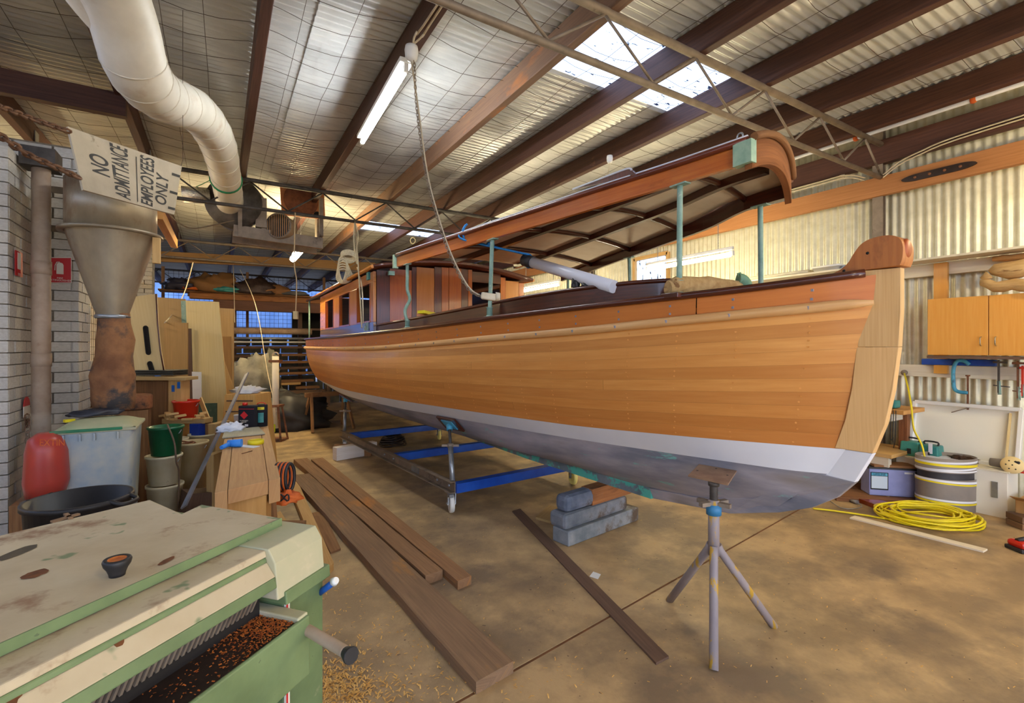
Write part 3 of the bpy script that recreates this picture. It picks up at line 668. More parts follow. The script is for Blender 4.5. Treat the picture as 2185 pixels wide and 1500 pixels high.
# front bulkhead: boards with a door opening
x=CX0+.02
edges=[1.62,1.78,2.06,2.12,2.36,2.46,2.56,2.74,2.84,2.9]
tn=['mahogany','varnish','mahogany','varnish light','mahogany','varnish','varnish','mahogany','varnish']
for i,(a,b) in enumerate(zip(edges,edges[1:])):
    MB().box(((a+b)/2,CY0,(zc0+zroof(a))/2-.01),(b-a-.004,.03 if i%2==0 else .022,zroof(a)-zc0-.02)).build('bulkhead_board',tn[i],boat,color=(1.15,1.1,1.1) if tn[i]=='mahogany' else (.72,.62,.55))
for i,(a,b) in enumerate(((3.34,3.42),(3.42,3.64),(3.64,3.72))): MB().box(((a+b)/2,CY0,(zc0+zroof(b))/2-.01),(b-a-.004,.03 if i!=1 else .022,zroof(b)-zc0-.04)).build('bulkhead_board',['varnish','varnish light','varnish'][i],boat)
MB().box((3.66,7.5,2.0),(.02,3.4,.75)).build('window_blackout','mahogany',boat)  # added dark board covers the far windows to keep the cabin dark
MB().box((3.12,CY0,2.44),(.44,.03,.14)).build('door_lintel','mahogany',boat); MB().box((3.12,CY0,1.7),(.44,.03,.12)).build('door_sill','varnish',boat)
MB().box((2.66,9.3,2.0),(2.1,.03,.8)).build('rear_bulkhead','mahogany',boat)
# cabin roof, cambered, running aft on posts
G=[[Vector((XC-1.12+.14*j,y,zroof(XC-1.12+.14*j))) for j in range(17)] for y in [5.66+.25*i for i in range(20)]+[10.55]]
mb=MB(); mb.grid(G,True,th=(0,0,.035)); mb.build('cabin_roof','mahogany',boat)
for s in (-1,1): MB().tube([(XC+s*1.13,y,zroof(XC+1.12)+.015) for y in (5.64,8,10.55)],.022,8).build('roof_edge','varnish light',boat)
MB().tube([Vector((XC-1.12+.14*j,5.65,zroof(XC-1.12+.14*j)+.018)) for j in range(17)],.024,8).build('roof_edge','mahogany',boat)
MB().tube([(1.57,10.5,1.62),(1.57,10.5,2.43)],.018,8).build('roof_post','verdigris',boat)
MB().tube([(3.75,10.5,1.62),(3.75,10.5,2.43)],.018,8).build('roof_post','verdigris',boat)
MB().tube(spline([(2.2,7.9,2.55),(2.25,7.9,2.62),(2.6,7.9,2.64),(2.65,7.9,2.56)],5),.01,6).build('grab_rail','galv',boat)
MB().box((1.572,5.98,2.37),(.03,.09,.09)).build('side_light','teal',boat,label='teal green side light')
MB().box((1.78,5.73,2.39),(.07,.05,.05)).build('vent_cover','verdigris',boat)
text('1600',.15,at(781,698,x=1.578),(0,-1,0),(0,0,1),'verdigris',boat,'registration_number',th=.004,sx=.9,off=.004)
# canopy
cw=pchip([1.45,1.9,2.4,2.9,3.4,3.9,4.4,4.9],[.38,.42,.57,.67,.78,.88,.99,1.08]); ch=pchip([1.45,1.9,2.4,2.9,3.4,3.9,4.4,4.9],[2.43,2.435,2.405,2.39,2.375,2.36,2.345,2.335])
YS=[1.45+.115*i for i in range(31)]; YF=[1.66+.108*i for i in range(31)]
FH=.105
for s in (-1,1):
    mb=MB(); mb.grid([[Vector((XC+s*cw(y),y,ch(y))),Vector((XC+s*cw(y),y,ch(y)+FH))] for y in (YS if s<0 else YF)],False,th=(-s*.03,0,0),flip=(s<0)); mb.build('canopy_fascia','varnish' if s<0 else 'mahogany',boat,color=(1.15,1.2,1.1) if s<0 else (.9,.9,.9))
    YC=YS if s<0 else YF; MB().tube([(XC+s*(cw(y)+.005),y,ch(y)+FH+.008) for y in YC],.019,8).build('canopy_moulding','mahogany',boat,color=(1.9,1.8,1.7)); MB().tube([(XC+s*(cw(y)+.006),y,ch(y)+FH+.027) for y in YC],.007,6).build('canopy_edge','pvc white',boat)  # white edge tube also draws the highlight line along the canopy top
# curved front beam: cambered arch nosing forward
def fr(u): # u -1..1 across the front
    w=cw(1.45); return Vector((XC+u*w,1.54+.11*u-.04*(1-u*u),ch(1.45)+.085*(1-u*u)))
US=[-1+2*i/20 for i in range(21)]
mb=MB(); mb.grid([[fr(u)-UP*.035,fr(u)+UP*(FH)] for u in US],True,th=(0,.04,0)); mb.build('canopy_front_beam','old timber',boat,color=(1.1,.8,.6))
MB().tube([fr(u)+UP*(FH+.015)-Vector((0,.01,0)) for u in US],.02,8).build('canopy_moulding','old timber',boat,color=(.9,.8,.7))
mb=MB()
def cz(x,y): w=cw(y); return ch(y)+FH*.8+.075*(1-((x-XC)/w)**2)
G=[[Vector((XC+u*cw(y)*.985,(1.54+.11*u-.02*(1-u*u))*(1-i/30)+YS[-1]*(i/30),cz(XC+u*cw(y)*.985,y))) for u in [-1+.125*k for k in range(17)]] for i,y in enumerate(YS)]
mb.grid(G,True,th=(0,0,.02)); mb.build('canopy_lining','canopy lining',boat,label='cream canopy underside between dark ribs')
for u in (-.36,.34): 
    mb=MB(); mb.grid([[Vector((XC+u*cw(y)-.022,y,cz(XC+u*cw(y),y)-.05)),Vector((XC+u*cw(y)-.022,y,cz(XC+u*cw(y),y)))] for y in YF],False,th=(.045,0,0)); 
    mb.build('canopy_stringer','mahogany',boat,color=(.8,.8,.8))
for y in (1.98,2.68,3.4,4.15):
    MB().tube([(XC+u*cw(y)*.97,y,cz(XC+u*cw(y)*.97,y)-.018) for u in [-1+.2*k for k in range(11)]],.022,6).build('canopy_rib','mahogany',boat,color=(.8,.8,.8))
MB().box((XC-cw(4.92)-.004,4.93,ch(4.9)+.055),(.05,.04,.14)).build('fascia_end_cap','verdigris',boat,color=(1.4,1.35,1.2))
MB().box((XC-cw(1.45)-.003,1.47,ch(1.45)+.05),(.045,.10,.115)).build('corner_plate','verdigris',boat,color=(1.3,1.25,1.1))
# ring bolt on the canopy front corner
rp=Vector((XC-cw(1.5)+.01,1.5,ch(1.5)+FH+.03)); MB().tube([rp+Vector((0,.016*math.cos(a),.016+.016*math.sin(a))) for a in [2*math.pi*i/12 for i in range(12)]],.005,6,closed=True).build('ring_bolt','galv',boat)
# canopy posts with flanges
def cpost(y,s,bend=0):
    x0=XC+s*(ws(y)-.045) ; x1=XC+s*(cw(y)-.02); zb=zs(y)+.03; pts=[Vector((x1+(x0-x1)*(1-f),y,zb+(ch(y)-zb)*f)) for f in (0,.1,.2,.3,.45,.6,.8,1)]
    if bend: 
        for k in (2,3): pts[k]+=RGT*-.02
        for k in (4,): pts[k]+=RGT*.025
    mb=MB(); mb.tube(spline(pts,3),.0165,10); f=pts[0]
    mb.lathe([(0,.02),(.022,.02),(.03,.008),(.05,.004),(.052,-.004)],f,14); mb.lathe([(.0,0),(.024,0),(.024,.075),(.03,.08),(.0,.085)],f,12)
    mb.box(pts[-1]-UP*.004,(.05,.11,.008)); return mb.build('canopy_post','verdigris',boat)
for y,b in ((1.86,0),(3.42,0),(4.72,1)): cpost(y,-1,b)
for y in (1.86,3.42,4.72): cpost(y,1)
bs=MB().box((XC-.42,1.86,1.79),(.14,.12,.03)); bs.build('post_pad','mahogany',boat,bevel=.004)
# red board on the canopy roof
hx=XC-.62
def hq_(x,y): return at(x,y,x=hx+.12)
pp_=[hq_(1222,404),hq_(1336,361),hq_(1348,363),hq_(1358,374)]
MB().tube(spline([pp_[0],pp_[0].lerp(pp_[1],.5),pp_[1],pp_[2]],4),.007,6).build('canopy_trim','pvc white',boat); quad_=MB().add(pp_+[p+Vector((.02,0,0)) for p in pp_],[(0,1,2,3),(7,6,5,4),(0,4,5,1),(1,5,6,2),(2,6,7,3),(3,7,4,0)]); quad_.build('canopy_hatch','mahogany',boat,color=(1.5,1.2,1.2))
# things on the boat
p=[at(x_,y_,d=d) for x_,y_,d in ((1120,555,3.95),(1310,612,3.12))]; x=(p[1]-p[0]).normalized()
pole=thing('pipe',p[0],'thick pale blue white plastic pipe with black taped end lying in the cockpit','pipe')
MB().tube([p[0]+x*.1,p[1]],.043,14).build('barrel','pvc white',pole); MB().tube([p[0],p[0]+x*.12],.05,14).build('end_cap','black plastic',pole)
f0=at(990,497,x=XC-cw(3.72)-.012); blue=MB()
blue.tube(spline([f0+UP*.05+Vector((.03,0,.03)),f0+UP*.04,f0-UP*.04,f0-UP*.07+Vector((.06,-.03,0)),p[0]+x*.05+UP*.05],6),.009,6)
blue.tube(spline([f0+UP*.05+Vector((.03,.03,.03)),f0+Vector((0,.03,.02)),f0-UP*.06,p[0]+x*.07+UP*.055],6),.009,6)
q=f0.lerp(p[0],.45); blob(blue,q,(.035,.03,.025),3,.4); blue.tube([q,q+Vector((.01,0,-.07))],.007,5); blue.tube([p[0]+x*.06+Vector((0,.054*math.cos(a),.054*math.sin(a))) for a in [k*.5 for k in range(13)]],.006,5,closed=True)
blue.build('rope','rope blue',label='bright blue rope tied from the canopy edge to the pale pipe',cat='rope')
# log on the foredeck
a=at(1424,614,d=2.75);b=at(1600,628,d=3.0); b.z=1.87
mb=MB(); pts=[a.lerp(b,k/8)+UP*(.012*math.sin(k*.5)) for k in range(9)]; mb.tube(pts,[.04,.058,.06,.056,.06,.055,.048,.04,.03],10)
for v in mb.v: v+=Vector((mnoise.noise(v*9),mnoise.noise(v*9+Vector((5,0,0))),mnoise.noise(v*9+Vector((0,9,0)))))*.018
mb.build('log','driftwood',label='short rough driftwood log resting on the foredeck behind the coaming',cat='log')
# green cowl
c=at(1594,622,d=2.95); c.z=1.78; mb=MB(); mb.tube(spline([c,c+UP*.05,c+Vector((-.01,.0,.10)),c-RGT*.03+UP*.13,c-RGT*.055+UP*.135],5),.036,12)
mb.tube([c-RGT*.04+UP*.14,c-RGT*.05+UP*.175],.012,8); mb.build('vent_cowl','verdigris',label='small green metal vent cowl on the foredeck',cat='vent',color=(.75,.95,.7))
pb=Vector((2.35,2.75,1.89)); 
mb=MB(); blob(mb,at(1255,610,d=3.35),(.06,.05,.03),5,.5); blob(mb,at(1228,607,d=3.4),(.03,.03,.045),6,.5); mb.build('glove','black plastic',label='black crumpled glove lying on the coaming rail beside the pale pipe',cat='glove')
mb=MB(); mb.box(at(910,668,d=4.95),(.16,.1,.03),R3(0,.1,.4)); mb.build('yellow_case','yellow plastic',label='small yellow case seen just above the coaming inside the cockpit',cat='case')
# ---------------- under the boat ----------------
def fp(px,py,z=0.): return at(px,py,z=z)
RA=Vector((1.80,3.93,0)); RB=Vector((1.53,7.25,0)); ax=(RB-RA).normalized(); pe=Vector((ax.y,-ax.x,0)); RW_=1.55
tr=thing('boat_trolley',(RA.x,RA.y,0),'low steel boat trolley with bright blue cross beams and castor wheels','trolley')
def chan(mb,a,b,h=.10,w=.05,t=.007):
    a=Vector(a);b=Vector(b); y=UP.cross((b-a).normalized()); mb.beam(a,b,t,h); mb.beam(a+y*w/2+UP*(h/2-t/2),b+y*w/2+UP*(h/2-t/2),w,t); mb.beam(a+y*w/2-UP*(h/2-t/2),b+y*w/2-UP*(h/2-t/2),w,t)
for k,o in enumerate((0,RW_)):
    mb=MB(); chan(mb,RA+pe*o+UP*.245,RB+pe*o+UP*.245); r=mb.build('side_rail','steel dusty',tr,color=(.8,.75,.7))
    for f in (.03,.1,.42,.5,.9): MB().lathe([(0,.012),(.01,.012),(.014,.004),(.014,0)],RA.lerp(RB,f)+pe*(o-.004)+UP*.24,8,R3(0,-math.pi/2,0)).build('bolt','galv',r)
MB().box(RA.lerp(RB,.25)-pe*.006+UP*.245,(.005,.17,.085),R3(0,0,math.atan2(ax.y,ax.x)-math.pi/2)).build('steel_plate','galv',tr,color=(.7,.7,.7))
for f in (.006,.44,.93):
    mb=MB(); p=RA.lerp(RB,f)+UP*.235; mb.beam(p+pe*.006,p+pe*(RW_-.006),.09,.085); mb.build('cross_beam','blue paint',tr,bevel=.004)
for f,o,c in ((.03,.02,None),(.03,RW_-.03,(1.1,.95,.3)),(.97,.02,None),(.97,RW_-.03,(1.1,.95,.3))):
    p=RA.lerp(RB,f)+pe*o; 
    if not (f<.1): p=p
    w=thing('castor',p,label='yellow castor wheel' if c else None); w.parent=tr; w.location=p-Vector(WL[tr.name])
    q=p+FWD*-.03; mb=MB(); mb.lathe([(0,-.022),(.03,-.024),(.035,-.018),(.062,-.018),(.066,-.022),(.080,-.02),(.085,-.008),(.085,.008),(.080,.02),(.066,.022),(.062,.018),(.035,.018),(.03,.024),(0,.022)],q+UP*.085,24,R3(0,math.pi/2,-.25))
    mb.build('wheel','white plastic',w,color=c or (.9,.88,.84)); 
    mb=MB(); e=Vector((math.cos(-.25),math.sin(-.25),0))
    for s in (-1,1): mb.beam(q+e*s*.033+UP*.07,q+e*s*.033+UP*.175-FWD*-.03,.05,.005,up=e)
    mb.box(p+UP*.182,(.1,.1,.014)); mb.tube([q+e*-.045+UP*.085,q+e*.045+UP*.085],.008,8); mb.box(q+UP*.165-FWD*.045,(.04,.04,.03)); mb.build('fork','galv',w)
# adjustable hull props standing on the trolley
def prop(base,top,pad_n,label,padc='mahogany'):
    base=Vector(base);top=Vector(top); t=thing('hull_prop',base,label,'prop'); d=(top-base)
    MB().tube([base,base+d*.62],.024,10).build('tube','galv',t); mb=MB()
    mb.tube([base+d*.6,base+d*.95],.015,8); mb.build('screw','steel dark',t)
    n=base+d*.62; mb=MB(); mb.lathe([(0,-.02),(.03,-.02),(.03,.02),(0,.02)],n,10); mb.beam(n-RGT*.08,n+RGT*.08,.02,.02); mb.build('handle_nut','steel dusty',t)
    mb=MB(); mb.tube([base+d*.9,top],.03,8); mb.build('swivel','blue light',t)
    N=Vector(pad_n).normalized(); R=N.to_track_quat('Z','Y').to_matrix(); MB().box(top+N*.014,(.30,.17,.02),R).build('pad',padc,t,bevel=.003); MB().box(top,(.17,.11,.008),R).build('pad_plate','blue light',t); return t
b=RA.lerp(RB,.015)+UP*.29; 
t0=.37
hq=lambda t,q: hp_('B','K',q,t,-1)
def pad_at(y,q): 
    lo,hi=0,1
    for _ in range(30):
        m=(lo+hi)/2
        if hq(m,q).y<y: lo=m
        else: hi=m
    m=lo; p=hq(m,q); n=(hq(m+.01,q)-p).cross(hq(m,q+.04)-p).normalized(); 
    if n.z<0: n=-n
    return p,n
pp,nn=pad_at(4.25,.10); prop(b,pp-nn*.036,nn,'galvanised hull prop with blue head on the near front corner of the trolley')
pp,nn=pad_at(7.3,.12); prop(RA.lerp(RB,.97)+UP*.29,pp-nn*.036,nn,'galvanised hull prop on the far end of the trolley near the stern')
# foreground tripod jack stand
feet=[fp(1428,1282),fp(1523,1430),fp(1652,1338)]; cx_=at(1523,1165,d=2.52); js=thing('jack_stand',(cx_.x,cx_.y,0),'foreground tripod jack stand with flaking yellow paint and a rusty square top plate','jack stand')
mat('flaky yellow','#8a8084','#9d9290',sc=8,rough=.6,c3='#bd9430',sc3=16,th3=.54,soft=.04,st=(1,1,.22))
hub=Vector((cx_.x,cx_.y,.46))
MB().tube([hub-UP*.05,hub+UP*.24],.028,14).build('column','flaky yellow',js)
for f in feet:
    d=(f-hub); d.z=0; e=d.normalized()*.022; MB().tube([hub+e+UP*.0,hub+e*1.6-UP*.03,f+UP*.0],.021,12).build('leg','flaky yellow',js)
nz=at(1523,1083,d=2.52).z; mb2=MB(); mb=MB(); n=Vector((hub.x,hub.y,nz)); mb.lathe([(0,-.035),(.038,-.035),(.038,.018),(0,.018)],n,12)
for a in (.35,.35+math.pi/2*1.3): 
    e=RGT*math.cos(a)+FWD*math.sin(a); mb2.beam(n-e*.085+UP*.024,n+e*.085+UP*.024,.028,.02)
mb.build('nut_ring','blue light',js,color=(.55,.6,.8)); mb2.build('wing_nut','steel dusty',js)
pz=at(1523,1028,d=2.52).z; pr=[(.019 if i%2 else .0215,nz+(pz-nz)*i/30) for i in range(31)]
MB().lathe(pr,(hub.x,hub.y,0),14).build('screw_thread','steel dark',js)
MB().lathe([(0,-.02),(.028,-.02),(.028,0),(0,0)],(hub.x,hub.y,pz),12).build('swivel','steel dark',js)
mat('rusty plate','#7d5f48','#987a5f',sc=8,rough=.75,c3='#5d3c2a',th3=.62,bump=.2)
pl=[at(x,y,z=pz+.01) for x,y in ((1492,990),(1572,1004),(1553,1033),(1468,1014))]
def quad(pts,th,name,m,parent=None,**k):
    mb=MB(); n=len(pts); a=[Vector(p) for p in pts]; b=[p+Vector(th) for p in a]; ey=(a[-1]-a[0]); ex=(a[1]-a[0]); ex=(ex-ey*(ex.dot(ey)/max(ey.dot(ey),1e-9))).normalized(); 
    L=[(p.dot(ex),p.dot(ey.normalized())) for p in a]
    if (a[1]-a[0]).length<ey.length: L=[(v,u) for u,v in L]
    mb.add(a+b,[tuple(range(n)),tuple(range(2*n-1,n-1,-1))]+[(i,i+n,(i+1)%n+n,(i+1)%n) for i in range(n)],[[L[i] for i in range(n)],[L[i-n] for i in range(2*n-1,n-1,-1)]]+[[L[i],(L[i][0],L[i][1]+.03),(L[(i+1)%n][0],L[(i+1)%n][1]+.03),L[(i+1)%n]] for i in range(n)])
    return mb.build(name,m,parent,**k)
quad(pl,(0,0,-.008),'top_plate','rusty plate',js)
for x,y in ((1488,1004),(1552,1014),(1528,1000)): MB().lathe([(0,.0008),(.006,.0008),(.006,0)],at(x,y,z=pz+.0105),8).build('bolt_hole','black',js)
# keel blocks
bl=[fp(1213,1168),fp(1363,1110),fp(1340,1090),fp(1193,1142)]; e1=(bl[1]-bl[0]).normalized(); e2=Vector((-e1.y,e1.x,0)); A=bl[0]; L=(bl[1]-A).length
def block(u0,u1,v0,v1,z0,z1,label,m='block blue',bev=.01,color=None,tilt=0):
    c=A+e1*(u0+u1)/2+e2*(v0+v1)/2+UP*(z0+z1)/2; return MB().box(c,(u1-u0,v1-v0,z1-z0),R3(0,tilt,math.atan2(e1.y,e1.x))).build('keel_block',m,label=label,cat='block',bevel=bev,color=color)
block(0,L,0,.17,0,.115,'lowest keel block, squared timber stained blue grey, flat on the floor')
block(-.01,L*.86,.02,.2,.115,.235,'middle keel block, rounded old timber stained blue','block blue',.03,(.85,.85,.9))
block(.02,L*.55,.03,.17,.235,.365,'top keel block, rounded bitumen dark timber log end','block blue',.04,(.75,.8,1.0))
block(L*.35,L*.93,.03,.15,.237,.368,'reddish brown timber wedge between the block stack and the keel','old timber',.004,(1.2,.95,.8))
quad([fp(1143,1108),fp(1175,1117),fp(1196,1090),fp(1172,1082)],(0,0,.02),'ply_offcut','ply tan',label='small yellowish plywood offcut on the floor beside the keel blocks',cat='offcut')
c0=fp(714,983); c1=fp(800,968); MB().beam(c0+UP*.09,c1+UP*.09,.12,.17).build('timber_block','white timber',label='white faced timber block lying against the trolley side rail',cat='block',bevel=.004,color=(.95,.95,1.15))
c0=fp(707,978); MB().beam(c0+UP*.08+FWD*.12,c0+RGT*.5+UP*.08+FWD*.16,.10,.16).build('timber_block','old timber',label='dark timber block behind the white faced block by the trolley',cat='block',bevel=.004)
mb=MB(); c=fp(838,950,.0); 
for k in range(7): mb.tube([c+Vector(((.2-.012*k)*math.cos(a),(.2-.012*k)*math.sin(a),.02+.03*k*(1 if k<4 else .7)+.01*math.sin(3*a+k))) for a in [2*math.pi*i/22 for i in range(22)]],.012,5,closed=True)
mb.build('hose_coil','cast iron',label='dark coiled hose on the floor inside the trolley frame',cat='hose')
# sawhorse and bench under the stern
def saw(c,dirv,L,h,label,w=.3,m='old timber',group=None):
    c=Vector(c); d=Vector(dirv).normalized(); n=Vector((-d.y,d.x,0)); t=thing('sawhorse',c,label,'sawhorse',group)
    MB().beam(c-d*L/2+UP*(h-.04),c+d*L/2+UP*(h-.04),.09,.08).build('top_rail',m,t)
    for s in (-1,1):
        for k in (-1,1):
            MB().beam(c+d*s*L*.38+n*k*.03+UP*(h-.02),c+d*s*L*.46+n*k*w+UP*.01,.07,.035,up=d).build('leg',m,t)
    return t
saw(fp(700,915),(1,.15,0),.8,.68,'weathered wooden sawhorse standing under the stern')
saw(fp(655,885)+Vector((0,.6,0)),(1,0,0),1.0,.5,'low dark sawhorse bench further back beneath the stern',.25,'dark plank')
# ---------------- planks on the floor ----------------
def plank(c4,th,name,m,label,z0=0,cat='plank',color=None,rough=0):
    P=[at(x,y,z=z0+th) for x,y in c4]; mb=MB(); a,b,c,d=P; n=24; G=[]
    for i in range(n+1):
        t=i/n; l=a.lerp(d,t); r=b.lerp(c,t); k=rough; w=[mnoise.noise(l*4)*k,mnoise.noise(r*4+Vector((9,0,0)))*k]; x=(r-l).normalized()
        l=l+x*w[0]; r=r+x*w[1]; G.append([l-UP*th,l,r,r-UP*th])
    vs=[p for g in G for p in g]; fs=[];uv=[]; Lt=(d-a).length; W=(b-a).length
    vv=[-th,0,W,W+th,2*W+th]
    for i in range(n):
        for j in range(4):
            j2=(j+1)%4; fs.append((i*4+j,(i+1)*4+j,(i+1)*4+j2,i*4+j2)); u0=Lt*i/n;u1=Lt*(i+1)/n; uv.append([(u0,vv[j]),(u1,vv[j]),(u1,vv[j+1]),(u0,vv[j+1])])
    fs.append((0,1,2,3)); uv.append([(0,0),(.01,.3),(.02,.6),(0,.9)]); fs.append((4*n+3,4*n+2,4*n+1,4*n)); uv.append([(0,0),(.01,.3),(.02,.6),(0,.9)])
    mb.add(vs,fs,uv); return mb.build(name,m,label=label,cat=cat,color=color)
plank([(1016,1455),(1096,1410),(660,1010),(620,1014)],.055,'hardwood_plank','rough plank','widest rough hardwood plank, nearest the camera, lying flat on the floor',rough=.006)
plank([(908,1228),(944,1216),(655,977),(627,980)],.06,'hardwood_plank','rough plank','middle rough hardwood plank with a split knobbly end',rough=.006,color=(1.1,1.0,.9))
plank([(977,1240),(1006,1228),(688,976),(664,980)],.055,'hardwood_plank','rough plank','rightmost long hardwood plank, beside the trolley wheel',rough=.004,color=(1.15,1.0,.85))
plank([(1400,1414),(1427,1400),(1110,1085),(1093,1090)],.012,'dark_batten','dark plank','thin dark brown batten lying alone on the floor left of the jack stand')
plank([(693,1221),(712,1200),(628,1010),(610,1018)],.05,'pine_stud','pine','pine stud leaning by the workbench, end towards the planer',cat='timber',color=(.85,.78,.7))
plank([(640,1190),(655,1178),(598,1090),(585,1096)],.05,'pine_stud','pine','short pine length beneath the orange bag',cat='timber',color=(.8,.72,.62))
plank([(705,1178),(727,1170),(690,1090),(660,1095)],.015,'thin_board','old timber','thin red brown board under the pine stud on the floor',cat='board')
plank([(2098,1176),(2107,1171),(1824,1100),(1813,1104)],.012,'white_batten','white timber','thin white batten lying on the floor in front of the yellow hose',cat='batten',color=(1.05,1.02,1.0))
plank([(1900,1088),(1912,1076),(1822,1050),(1806,1054)],.04,'red_timber','varnish','dark red timber length on the floor under the bow',cat='timber',color=(.55,.35,.3))
quad([fp(1258,1230),fp(1276,1236),fp(1282,1226),fp(1266,1220)],(0,0,.002),'paper_scrap','white plastic',label='small white paper scrap on the floor near the dark batten',cat='paper')
# ---------------- planer in the foreground ----------------
C0=at(600,1105,z=1.05); d_=(C0-at(0,1372,z=1.05)).normalized(); E1=Vector((d_.x,d_.y,0)).normalized(); E2=Vector((-E1.y,E1.x,0))
def U(u,v,z): return Vector((C0.x,C0.y,0))+E1*u+E2*v+UP*z
PR=YR(E1.x,E1.y)
pn=thing('thickness_planer',U(-.4,.2,0),'pale green dusty thickness planer in the lower left foreground','planer')
def pbox(u0,u1,v0,v1,z0,z1,name,m,parent=pn,bevel=.004,**k): return MB().box(U((u0+u1)/2,(v0+v1)/2,(z0+z1)/2),(u1-u0,v1-v0,z1-z0),PR).build(name,m,parent,bevel=bevel,**k)
tp=[at(x,y,z=1.05) for x,y in ((600,1105),(430,1076),(388,1096),(320,1066))]+[U(-.62,.62,1.05),U(-1.35,.62,1.05),U(-1.35,0,1.05)]
quad(tp[::-1],(0,0,-.02),'top_plate','planer dusty',pn,bevel=.003,label='flat dusty lid')
mb=MB(); mb.box(U(-.65,-.001,1.04),(1.3,.003,.02),PR); mb.build('lid_edge','planer green',pn)
pbox(-1.3,.0,.02,.55,.95,1.029,'upper_body','planer green')
# hood profile extruded along the length
def pprism(prof,u0,u1,name,m,**k): return MB().prism(prof,U(u0,0,0),E2,UP,E1*(u1-u0)).build(name,m,pn,bevel=.003,**k)
pprism([(.03,1.027),(-.078,1.027),(-.082,1.012),(.03,1.0)],-1.35,-.13,'hood_ledge','planer dusty')
pprism([(.0,1.011),(-.079,1.011),(-.084,1.0),(.0,.99)],-1.35,-.13,'hood_step','planer green')
pprism([(.0,1.0),(-.083,1.0),(-.108,.97),(.0,.965)],-1.35,-.13,'hood_slope','planer dusty')
pprism([(.0,.966),(-.108,.97),(-.112,.945),(-.09,.94),(.0,.955)],-1.35,-.13,'hood_lip','planer green')
# end housing
pprism([(.10,1.03),(-.085,1.03),(-.105,1.0),(-.113,.915),(.10,.915)],-.13,.03,'end_housing','planer pale')
pprism([(.1,.926),(-.117,.926),(-.12,.895),(.1,.895)],-.11,.045,'housing_skirt','planer green')
mb=MB()
for i in range(96):
    u=-.16-.0125*i; mb.beam(U(u,-.085,.945),U(u,-.062,.90),.0055,.012,up=E2)
mb.build('kickback_fingers','steel dusty',pn,kind='stuff')
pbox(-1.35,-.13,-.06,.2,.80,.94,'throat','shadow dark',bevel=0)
pbox(-1.35,-.10,-.168,.3,.845,.872,'table','cast iron',label='dark iron bed')
pbox(-1.35,-.098,-.176,-.166,.74,.878,'table_apron','planer green')
pbox(-.13,-.098,-.17,.05,.74,.884,'table_end','planer pale',bevel=.003)
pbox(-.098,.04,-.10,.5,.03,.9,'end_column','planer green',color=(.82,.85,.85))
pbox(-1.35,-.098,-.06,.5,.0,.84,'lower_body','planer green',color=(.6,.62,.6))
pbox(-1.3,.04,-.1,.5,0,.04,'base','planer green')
for a,b in ((.86,.92),(.60,.74)):
    pbox(-.097,-.085,-.106,-.1,a,b,'scale_strip','sign white',bevel=0); 
    pbox(-.0965,-.091,-.1065,-.1055,a,b,'scale_strip','sign red',bevel=0)
mb=MB(); pts=[at(x,y,d=d) for x,y,d in ((620,1368,1.16),(632,1348,1.13),(650,1342,1.12),(690,1364,1.08),(722,1382,1.05),(738,1392,1.03))]
hnd=MB().tube(spline(pts,4),.0125,12).build('crank_handle','rust pipe',pn); a,b=pts[-2],pts[-1]; x=(b-a).normalized(); MB().tube([b-x*.012,b,b+x*.02,b+x*.023],[.010,.012,.018,.017],14).build('crank_knob','black plastic',hnd)
a=at(678,1268,d=1.27);b=at(712,1242,d=1.25); lv=MB().tube([a,b],.0085,10).build('lever','blue paint',pn,color=(1.8,1.3,1.0)); MB().tube([b,b+(b-a).normalized()*.012],[.012,.008],10).build('lever_tip','white plastic',lv)
# oil stains and knob on the lid: thin patches of real residue
def patch(c,rx,ry,name,m,parent=pn,z=.0006,seed=0,rot=0,**k):
    vs=[];n=22
    for i in range(n):
        a=2*math.pi*i/n; r=1+.22*mnoise.noise(Vector((math.cos(a)*2,math.sin(a)*2,seed))); p=Vector((rx*r*math.cos(a),ry*r*math.sin(a),0)); vs.append(Vector(c)+PR@(R3(0,0,rot)@p)+UP*z)
    return MB().add(vs,[tuple(range(n))]).build(name,m,parent,**k)
mat('wet sawdust','#5a3317','#7d4a22',sc=40,rough=.9); mat('oil','#4d4434','#5d5240',sc=20,rough=.7)
for x,y,rx,ry,m,s in ((35,1180,.045,.018,'oil',1),(75,1225,.022,.018,'wet sawdust',2),(355,1197,.022,.008,'wet sawdust',3)): patch(at(x,y,z=1.0505),rx,ry,'stain',m,seed=s,rot=.3)
kb=at(250,1228,z=1.05); k=thing('knob',kb); k.parent=pn; k.location=kb-Vector(WL[pn.name]); k['label']='black cup shaped knob'
del k['label']; MB().lathe([(0,0),(.013,0),(.014,.006),(.017,.014),(.022,.022),(.024,.030),(.022,.034),(.016,.033),(.012,.030),(0,.030)],kb,20).build('knob_cup','black plastic',k)
MB().lathe([(0,.0315),(.012,.031),(.0155,.0332)],kb,14).build('dust_fill','sawdust',k)
mb=MB(); c=at(140,1105,z=1.052); mb.beam(c-E1*.03,c+E1*.03,.012,.005); mb.beam(c+E2*-.02,c+E2*.035+E1*.02,.01,.005); mb.build('wood_scrap','rough plank',label='small broken wood scrap lying on the planer lid',cat='scrap')
